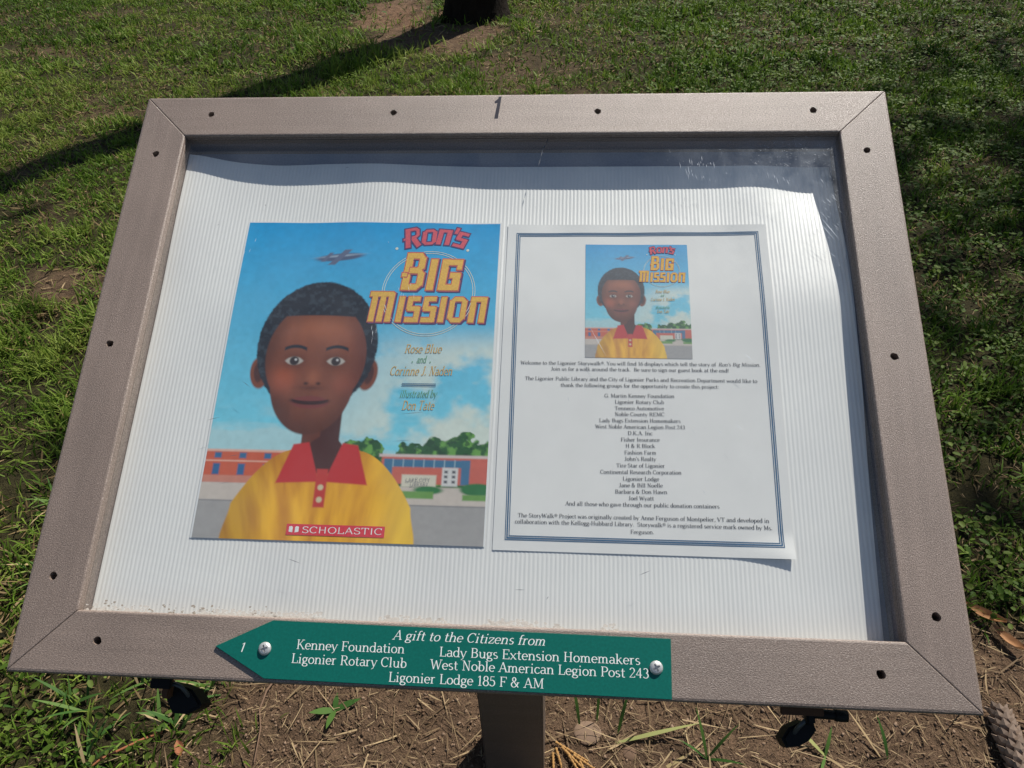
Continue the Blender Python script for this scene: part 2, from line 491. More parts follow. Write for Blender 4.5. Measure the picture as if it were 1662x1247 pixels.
# loose dry straw on the soil and in the thatch
def straw(n, x0, x1, y0, y1, l0, l1, w0, need):
    x = RNG.uniform(x0, x1, n); y = RNG.uniform(y0, y1, n)
    b = bare(x, y); keep = RNG.random(n) < np.clip(need + b, 0, 1)
    x, y = x[keep], y[keep]; n = len(x)
    g = RNG.random(n)[:, None] ** 1.4
    col = np.array([0.12, 0.075, 0.04]) + (np.array([0.42, 0.31, 0.17]) - np.array([0.12, 0.075, 0.04])) * g
    P = np.stack([x, y, gz(x, y) + 0.002 + RNG.random(n) * 0.004], 1)
    return blades(P, RNG.uniform(0, 2 * np.pi, n), RNG.uniform(l0, l1, n), w0 * RNG.uniform(0.5, 1.5, n), RNG.normal(1.5, 0.12, n), RNG.normal(0, 0.25, n), RNG.normal(0, 0.4, n), col)
v, q, t_, c = merge([straw(16000, -1.0, 1.4, -0.2, 0.9, 0.006, 0.028, 0.0011, 0.1), straw(1900, -1.0, 1.4, -0.2, 0.9, 0.03, 0.09, 0.0022, 0.1),
                     straw(9000, -3, 3, 0.8, 6, 0.02, 0.06, 0.003, 0.12)])
tag(mesh_np('dry_straw', v, [q, t_], M_STRAW, cols=c), 'loose pale dry straw lying on the bare soil', 'straw', kind='stuff')

# soil crumbs
def crumbs(n):
    x = RNG.uniform(-0.9, 1.3, n); y = RNG.uniform(-0.2, 0.8, n)
    k = (RNG.random(n) < bare(x, y)); x, y = x[k], y[k]; n = len(x)
    s = 0.0008 + 0.0035 * RNG.random(n) ** 4
    dirs = np.array([(1, 0, 0), (-1, 0, 0), (0, 1, 0), (0, -1, 0), (0, 0, 1), (0, 0, -1)], float)
    c0 = np.stack([x, y, gz(x, y) + s * 0.05], 1)
    vs = [c0 + (d + RNG.normal(0, 0.28, (n, 3))) * s[:, None] for d in dirs]
    Vv = np.stack(vs, 1).reshape(-1, 3)
    b = np.arange(n)[:, None] * 6
    T = np.concatenate([b + np.array([f]) for f in [(0, 2, 4), (2, 1, 4), (1, 3, 4), (3, 0, 4), (2, 0, 5), (1, 2, 5), (3, 1, 5), (0, 3, 5)]])
    g = RNG.random(n)[:, None]
    return Vv, T, np.repeat(np.array([0.13, 0.082, 0.051]) + np.array([0.13, 0.10, 0.075]) * g ** 2, 6, 0)
v, T_, c = crumbs(60000)
tag(mesh_np('soil_crumbs', v, [T_], mat_col('soil_crumb', 0.95, 0.1), cols=c), 'brown soil crumbs scattered over the bare patch', 'soil', kind='stuff')

# ================================================================== TREES
M_BARK = None
def mat_bark():
    t = NT('bark')
    n = t.noise(t.coord('Object', (9, 9, 2.2)), 3.0, 6, 0.7)
    c = t.ramp(n, [(0.3, (0.010, 0.007, 0.005)), (0.7, (0.030, 0.022, 0.016))])
    return t.done(t.bsdf(c, 0.95, 0.1, 0, t.bump(n, 0.9, 0.05)).outputs[0])
M_BARK = mat_bark()
M_CROWN = mat_leaf('tree_leaf', 0.25)

def tube(pts, rads, seg=10, noise=0.0, seed=0):
    pts = [Vector(p) for p in pts]; vs = []; fs = []
    rr = np.random.default_rng(seed)
    for i, p in enumerate(pts):
        d = (pts[min(i + 1, len(pts) - 1)] - pts[max(i - 1, 0)]).normalized()
        u = d.orthogonal().normalized() if i == 0 else (u - d * u.dot(d)).normalized()
        w = d.cross(u)
        for k in range(seg):
            a = 2 * math.pi * k / seg
            r = rads[i] * (1 + noise * (rr.random() - 0.5))
            vs.append(p + (u * math.cos(a) + w * math.sin(a)) * r)
    for i in range(len(pts) - 1):
        for k in range(seg):
            fs.append((i * seg + k, i * seg + (k + 1) % seg, (i + 1) * seg + (k + 1) % seg, (i + 1) * seg + k))
    return np.array([tuple(v) for v in vs]), np.array(fs)

def join_q(lst):
    vs, fs, o = [], [], 0
    for v, f in lst:
        vs.append(v); fs.append(f + o); o += len(v)
    return np.concatenate(vs), np.concatenate(fs)

def tree(name, label, x, y, r, h, crown_r, nleaf, seed):
    rg = np.random.default_rng(seed)
    root = empty(name, Matrix.Translation((x, y, 0)))
    tag(root, label, 'tree')
    zs = [-0.15, 0.0, 0.06, 0.15, 0.3, 0.6, 1.1, 1.8, 2.6, 3.4, h * 0.62]
    rs = [r * 1.5, r * 1.25, r * 1.12, r * 1.05, r, r * 0.97, r * 0.93, r * 0.88, r * 0.82, r * 0.75, r * 0.5]
    pts = [(0.03 * math.sin(z), 0.02 * math.cos(z * 1.3), z) for z in zs]
    vv, ff = tube(pts, rs, 28, 0.10, seed)
    mesh_np('trunk', vv, [ff], M_BARK, root, smooth=True)
    limbs = []; centers = []
    for i in range(11):
        a = i * 2.4 + rg.random(); z0 = h * (0.45 + 0.17 * rg.random())
        e = Vector((math.cos(a) * crown_r * rg.uniform(0.45, 0.9), math.sin(a) * crown_r * rg.uniform(0.45, 0.9), h * rg.uniform(0.72, 1.0)))
        mid = Vector((e.x * 0.4, e.y * 0.4, (z0 + e.z) / 2))
        limbs.append(tube([(0, 0, z0), mid, e], [r * 0.35, r * 0.22, r * 0.05], 7, 0.1, i)); centers.append(e); centers.append(mid * 0.3 + e * 0.7)
    lv, lf = join_q(limbs)
    mesh_np('limb', lv, [lf], M_BARK, root, smooth=True)
    c = np.array([tuple(q) for q in centers]); i = rg.integers(0, len(c), nleaf)
    p = c[i] + rg.normal(0, crown_r * 0.26, (nleaf, 3)) * np.array([1, 1, 0.7])
    p = p[np.hypot(p[:, 0], p[:, 1]) < crown_r * 1.2]; nleaf = len(p)
    az = rg.uniform(0, 6.28, nleaf); s = rg.uniform(0.05, 0.11, nleaf)
    nrm = rg.normal(0, 1, (nleaf, 3)); nrm[:, 2] = np.abs(nrm[:, 2]) + 0.5; nrm /= np.linalg.norm(nrm, axis=1)[:, None]
    u = np.stack([np.cos(az), np.sin(az), 0 * az], 1); u -= nrm * np.sum(u * nrm, 1)[:, None]; u /= np.linalg.norm(u, axis=1)[:, None]
    w = np.cross(nrm, u)
    vs = np.stack([p - u * s[:, None], p - w * (s * 0.5)[:, None], p + u * s[:, None], p + w * (s * 0.5)[:, None]], 1).reshape(-1, 3)
    q = np.arange(nleaf)[:, None] * 4 + np.array([[0, 1, 2, 3]])
    col = np.repeat(G_DARK + (G_MID - G_DARK) * rg.random((nleaf, 1)), 4, 0)
    mesh_np('crown', vs, [q], M_CROWN, root, cols=col)
    return root
tree('shade_tree', 'dark tree trunk in its own shade at the top edge of the lawn', -0.56, 4.82, 0.185, 8.6, 1.8, 8500, 4)
tree('shade_tree', 'tree outside the view whose crown dapples the lawn on the right with shade', 6.1, 7.2, 0.16, 8.4, 1.7, 2300, 9)

# ================================================================== THE BOARD
BW, BH, TILT, BZ, FW = 0.680, 0.511, R(30.5), 0.92, 0.0447
MB = Matrix.Translation((0, 0, BZ)) @ Matrix.Rotation(TILT, 4, 'X')
board = empty('information_board', Matrix.Translation((0, 0.09, 0)))
tag(board, 'tilted brown framed display board on a post with a green arrow plaque', 'sign')
LOC = board.matrix_basis.inverted() @ MB      # board-plane frame for its parts

TX = [-.295, -.287, -.249, -.208, -.159, -.11, -.064, -.019, .10, .21, .27, .30]
TD = [.0133, .0140, .0181, .0200, .0194, .0182, .0197, .0213, .0216, .0210, .0225, .0235]
RY = [-.22, -.208, -.128, -.032, .0626, .118, .172, .21]
RD = [.0206, .0205, .0184, .0161, .0132, .0178, .0240, .0250]
def smi(x, X_, Y_, h=.014):
    return sum(np.interp(x + o * h, X_, Y_) for o in (-1, -.5, 0, .5, 1)) / 5
def depth(x, y):
    """depth of the warped corrugated sheet below the face of the frame"""
    x = np.asarray(x, float); y = np.asarray(y, float)
    wx = sm(.19, .275, x); wy = sm(.03, .15, y)
    a = .0165 + (smi(y, RY, RD) - .0165) * wx
    return a + (smi(x, TX, TD) - a) * wy * (1 - wx)

# --- rails
PROF = [(0.0, -0.030), (0.0, -0.0032), (0.0004, -0.0015), (0.0013, -0.0004), (0.0028, 0.0), (FW - 0.0019, 0.0), (FW - 0.0010, -0.0002), (FW - 0.0003, -0.0008), (FW, -0.0018), (FW, -0.0032), (FW - 0.0006, -0.0034), (FW - 0.0006, -0.0040),
        (FW - 0.0001, -0.0042), (FW - 0.0001, -0.0062), (FW - 0.0011, -0.0063), (FW - 0.0011, -0.0072), (FW - 0.0004, -0.0073), (FW - 0.0004, -0.030)]
def rail_bm(L, face_holes):
    """rail centred on x, outer edge at y=0, inner edge at y=-FW, mitred ends"""
    st = [(-1, 0.0), (-1, 0.0005), (-1, 0.0012), (1, 0.0012), (1, 0.0005), (1, 0.0)]
    dz = [-0.0006, -0.00012, 0, 0, -0.00012, -0.0006]
    bm = bmesh.new(); rows = []
    for (sgn, off), z_ in zip(st, dz):
        row = []
        for s, z in PROF:
            xe = sgn * (L / 2 - s - 0.00012 - off)
            row.append(bm.verts.new((xe, -s, z + (z_ if z > -0.006 else 0))))
        rows.append(row)
    n = len(PROF)
    for a, b in zip(rows[:-1], rows[1:]):
        for i in range(n):
            bm.faces.new((a[i], a[(i + 1) % n], b[(i + 1) % n], b[i]))
    bm.faces.new(rows[0]); bm.faces.new(rows[-1][::-1])
    bmesh.ops.recalc_face_normals(bm, faces=bm.faces)
    return bm

def cyl_bm(bm, x, y, z0, z1, r, seg=14, r1=None, jit=0.0):
    r1 = r if r1 is None else r1
    ring = []
    js = [1 + jit * (random.random() - 0.5) for _ in range(seg)]
    for z, rad in ((z0, r), (z1, r1)):
        ring.append([bm.verts.new((x + rad * js[k] * math.cos(2 * math.pi * k / seg), y + rad * js[k] * math.sin(2 * math.pi * k / seg), z)) for k in range(seg)])
    for k in range(seg):
        bm.faces.new((ring[0][k], ring[0][(k + 1) % seg], ring[1][(k + 1) % seg], ring[1][k]))
    bm.faces.new(ring[0][::-1]); bm.faces.new(ring[1])

def boolean_diff(o, cut_bm):
    me = bpy.data.meshes.new('cut'); bmesh.ops.recalc_face_normals(cut_bm, faces=cut_bm.faces); cut_bm.to_mesh(me); cut_bm.free()
    c = bpy.data.objects.new('cut', me); scene.collection.objects.link(c); c.matrix_world = Matrix.Identity(4)
    keep_p, keep_b = o.parent, o.matrix_basis.copy()
    o.parent = None; o.matrix_basis = Matrix.Identity(4)
    md = o.modifiers.new('b', 'BOOLEAN'); md.operation = 'DIFFERENCE'; md.object = c; md.solver = 'EXACT'
    dg = bpy.context.evaluated_depsgraph_get(); dg.update()
    new = bpy.data.meshes.new_from_object(o.evaluated_get(dg))
    o.modifiers.clear(); o.data = new
    bpy.data.objects.remove(c)
    o.parent = keep_p; o.matrix_basis = keep_b

# rail data: name-neutral, (length, angle, centre of outer edge, holes along the board)
HOLES = {'top': [(-0.2742, .2348), (-.1013, .2351), (.0853, .2346), (.275, .234)],
         'right': [(.316, .1913), (.3146, -.0004), (.3178, -.1938)],
         'left': [(-.3189, .1909), (-.3197, .0015), (-.3206, -.1876)],
         'bottom': [(-.2755, -.2318), (.276, -.2324)]}
rails = {}
for key, L, ang, cx, cy, mt in (('top', BW, 0, 0, BH / 2, M_LUM_H), ('bottom', BW, math.pi, 0, -BH / 2, M_LUM_H),
                                ('right', BH, -math.pi / 2, BW / 2, 0, M_LUM_V), ('left', BH, math.pi / 2, -BW / 2, 0, M_LUM_V)):
    loc = Matrix.Translation((cx, cy, 0)) @ Matrix.Rotation(ang, 4, 'Z')
    mt2 = mt
    o = obj_bm('frame_rail', rail_bm(L, None), mt2, board, LOC @ loc)
    o.data.materials.append(M_DARK_HOLE)
    cb = bmesh.new()
    inv = loc.inverted()
    for hx, hy in HOLES[key]:
        q = inv @ Vector((hx, hy, 0))
        cyl_bm(cb, q.x, q.y, -0.017, 0.01, 0.0028, 13, 0.0033, 0.26)
    boolean_diff(o, cb)
    rails[key] = (o, loc)
    # screws sunk at the bottom of the holes
    for hx, hy in HOLES[key]:
        q = inv @ Vector((hx, hy, 0))
        sb = bmesh.new(); cyl_bm(sb, q.x, q.y, -0.0169, -0.0105, 0.0022, 10)
        obj_bm('sunk_screw', sb, M_DARK_HOLE, o, Matrix.Identity(4))

def top_parent(key):
    o, loc = rails[key]
    return o, loc.inverted()

# --- glazing, sheet and back
def grid(fn, x0, x1, y0, y1, nx, ny):
    u, v = np.meshgrid(np.linspace(0, 1, nx), np.linspace(0, 1, ny))
    P = fn(u.ravel(), v.ravel())
    i = (np.arange(ny - 1)[:, None] * nx + np.arange(nx - 1)[None]).ravel()
    return P, np.stack([i, i + 1, i + 1 + nx, i + nx], 1)

bmx = bmesh.new()
ix, iy = BW / 2 - FW + 0.0009, BH / 2 - FW + 0.0009
v4 = [bmx.verts.new((sx * ix, sy * iy, -0.0066)) for sx, sy in ((-1, -1), (1, -1), (1, 1), (-1, 1))]
bmx.faces.new(v4)
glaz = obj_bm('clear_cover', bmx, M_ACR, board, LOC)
bmx = bmesh.new(); bmesh.ops.create_cube(bmx, size=1, matrix=Matrix.Translation((0, 0, -0.0305)) @ Matrix.Diagonal((BW - 0.012, BH - 0.012, 0.005, 1)))
obj_bm('back_panel', bmx, M_BACK, board, LOC)

TE = ([-.300, -0.2886, -0.2522, -0.2112, -0.1615, -0.1235, -0.066, -0.0092, 0.1029, 0.2124, 0.29], [.2008, 0.2004, 0.1944, 0.1917, 0.1933, 0.1932, 0.1911, 0.1907, 0.1911, 0.1909, 0.192])
RE = ([-.22, -0.2079, -0.1625, -0.0955, -0.018, 0.1053, 0.1703, .2], [.285, 0.285, 0.2857, 0.2872, 0.2904, 0.2922, 0.289, .2885])
PITCH = 0.0033
def sheet_fn(u, v):
    xl = -0.2951
    y = -0.2130 + v * (0.2130 + 0.19)
    xr = smi(y, *RE) + 0.0035
    x = xl + u * (xr - xl)
    yt = smi(x, *TE, .01)
    y = -0.2130 + v * (0.2130 + yt)
    rib = 0.00009 * np.cos(2 * np.pi * x / PITCH)
    return np.stack([x, y, -depth(x, y) + rib], 1)
P, Q = grid(sheet_fn, 0, 0, 0, 0, 178 * 7 + 1, 90)
sheet = mesh_np('corrugated_sheet', P, [Q], M_SHEET, board, LOC, smooth=True)
# its thickness along the top and right edges
def strip(pts, dz):
    a = np.array(pts); b = a.copy(); b[:, 2] -= dz
    n = len(a); vv = np.concatenate([a, b]); i = np.arange(n - 1)
    return vv, np.stack([i, i + 1, i + 1 + n, i + n], 1)
xs = np.linspace(-0.2951, 0.289, 200); top_pts = sheet_fn((xs + 0.2951) / (0.289 + 0.2951), np.ones(200))
vs_ = np.linspace(0, 1, 120); rt = sheet_fn(np.ones(120), vs_)
vv, ff = join_q([strip(top_pts, 0.0035), strip(rt, 0.0035)])
mesh_np('sheet_edge', vv, [ff], M_SHEET, sheet, Matrix.Identity(4))

# dirt flakes caught along the lower left edge of the cover, a crack and scratches
def ribbon(p, q, w):
    p = np.array(p, float); q = np.array(q, float); d = (q - p)[:2]; d /= np.linalg.norm(d) + 1e-9
    n = np.array([-d[1], d[0], 0]) * w / 2
    m = (p + q) / 2
    return [p, m + n, q, m - n]
sc = []
rg = np.random.default_rng(2)
def scr(x, y, L, a, w):
    sc.append(ribbon((x - L / 2 * math.cos(a), y - L / 2 * math.sin(a), 0), (x + L / 2 * math.cos(a), y + L / 2 * math.sin(a), 0), w))
for _ in range(380):      # specks
    if rg.random() < 0.75: x, y = 0.292 - abs(rg.normal(0, 0.05)), 0.205 - abs(rg.normal(0, 0.05))
    else: x, y = rg.uniform(-0.1, 0.29), rg.uniform(-0.1, 0.2)
    if abs(x) < ix and abs(y) < iy and (x > 0.268 or y > 0.168 or rg.random() < 0.12): scr(x, y, rg.uniform(0.0003, 0.0014), rg.uniform(0, 3.14), rg.uniform(0.00015, 0.0005))
for cx, cy, a, n, spread in ((0.280, 0.145, 2.2, 9, 0.007), (0.278, 0.128, 2.15, 10, 0.006), (0.235, 0.172, 1.85, 9, 0.010), (0.28, 0.095, 2.3, 7, 0.008), (0.265, 0.195, 2.5, 8, 0.009), (0.17, 0.177, 1.7, 22, 0.007),
                             (0.21, 0.05, 2.3, 5, 0.03), (0.23, -0.03, 2.4, 4, 0.03), (-0.075, 0.055, 1.7, 6, 0.005), (-0.10, 0.018, 1.6, 5, 0.003), (0.01, -0.03, 1.9, 4, 0.05), (0.16, -0.08, 2.3, 5, 0.05), (-0.22, 0.1, 1.55, 5, .012)):
    for _ in range(n): scr(cx + rg.normal(0, spread), cy + rg.normal(0, spread), rg.uniform(0.002, 0.009), a + rg.normal(0, 0.12), rg.uniform(0.0002, 0.0005))
scr(0.2795, 0.118, 0.026, 2.12, 0.0008); scr(0.2765, 0.116, 0.026, 2.12, 0.0006); scr(0.086, 0.012, 0.03, 2.05, 0.0005); scr(0.205, 0.0, 0.012, 2.4, 0.0006)
sv = np.array(sc); sv[:, :, 2] = -0.0063 + (np.arange(len(sv)) % 7)[:, None] * 0.00002
mesh_np('scratch_marks', sv.reshape(-1, 3), [np.arange(len(sv))[:, None] * 4 + np.array([[0, 1, 2, 3]])], M_SCRATCH, glaz, Matrix.Identity(4))['kind'] = 'stuff'
# thin dark crack at the upper middle
cr = []
pp = [(0.041, 0.2105), (0.0395, 0.205), (0.0365, 0.198), (0.035, 0.190), (0.0330, 0.180)]
for a, b in zip(pp[:-1], pp[1:]): cr.append(ribbon((*a, -0.0062), (*b, -0.0062), 0.0009))
for cx, cy, L, a in ((-0.20, -0.09, .010, .2), (-0.222, -0.060, .012, .25), (-0.20, -0.03, .010, -.6), (-0.205, 0.172, .002, 0), (-0.06, -0.052, .02, .1), (-0.045, 0.05, 0.012, .4), (-0.14, -0.17, 0.012, -.3), (0.12, -0.17, 0.01, .4), (0.03, -0.185, .008, 0), (-.25, .12, .002, 1), (-0.21, 0.14, .003, 2), (-.14, .18, .003, .3), (-.09, .165, .002, .3), (.05, -.19, .003, 1)):
    cr.append(ribbon((cx - L / 2 * math.cos(a), cy - L / 2 * math.sin(a), -0.0062), (cx + L / 2 * math.cos(a), cy + L / 2 * math.sin(a), -0.0062), 0.0004))
cr = np.array(cr)
mesh_np('crack_line', cr.reshape(-1, 3), [np.arange(len(cr))[:, None] * 4 + np.array([[0, 1, 2, 3]])], mat_flat('crack_dark', (0.10, 0.11, 0.13), 0.6, 0.2), glaz, Matrix.Identity(4))['kind'] = 'stuff'
# grime along lower edge
def grime(n, col_hi, ylo, yhi, x0, x1, s0, seed):
    rg = np.random.default_rng(seed); x = rg.uniform(x0, x1, n); f = fbm(x * 40, x * 0 + seed, 3, 4); k = rg.random(n) < sm(0.40, 0.62, f); x = x[k]; n = len(x)
    y = ylo + (yhi - ylo) * rg.random(n) ** 2.5
    s = s0 * rg.uniform(0.4, 1.6, n); vs = []
    for j in range(5):
        a = j * 1.2566 + rg.normal(0, 0.3, n); r_ = s * rg.uniform(0.5, 1.2, n)
        vs.append(np.stack([x + np.cos(a) * r_ * 1.5, y + np.sin(a) * r_, -0.0064 + (np.arange(n) % 9) * 0.00001], 1))
    b = np.arange(n)[:, None] * 5
    return np.stack(vs, 1).reshape(-1, 3), b + np.array([[0, 1, 2, 3, 4]])
vv, ff = grime(130, 0, -0.2108, -0.2035, -0.294, -0.12, 0.0007, 3)
mesh_np('edge_grime', vv, [ff], mat_flat('grime', (0.34, 0.30, 0.25), 0.9, 0.1), glaz, Matrix.Identity(4))['kind'] = 'stuff'
vv, ff = grime(900, 0, -0.2109, -0.2060, -0.294, 0.10, 0.0010, 8)
mesh_np('edge_dust', vv, [ff], mat_flat('pale_dust', (0.60, 0.57, 0.52), 0.9, 0.1), glaz, Matrix.Identity(4))['kind'] = 'stuff'

# --- post
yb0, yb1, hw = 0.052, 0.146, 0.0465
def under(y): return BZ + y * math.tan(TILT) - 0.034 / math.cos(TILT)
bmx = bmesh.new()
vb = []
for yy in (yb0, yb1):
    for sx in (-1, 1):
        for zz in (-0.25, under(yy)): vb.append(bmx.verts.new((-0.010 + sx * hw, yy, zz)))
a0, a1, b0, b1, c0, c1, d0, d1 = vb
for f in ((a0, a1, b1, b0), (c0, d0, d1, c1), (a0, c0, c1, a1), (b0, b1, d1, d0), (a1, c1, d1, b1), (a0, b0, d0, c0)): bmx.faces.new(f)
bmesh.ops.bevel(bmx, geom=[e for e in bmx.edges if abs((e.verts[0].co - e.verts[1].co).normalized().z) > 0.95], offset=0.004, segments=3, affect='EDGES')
obj_bm('post', bmx, M_POST, board, board.matrix_basis.inverted())

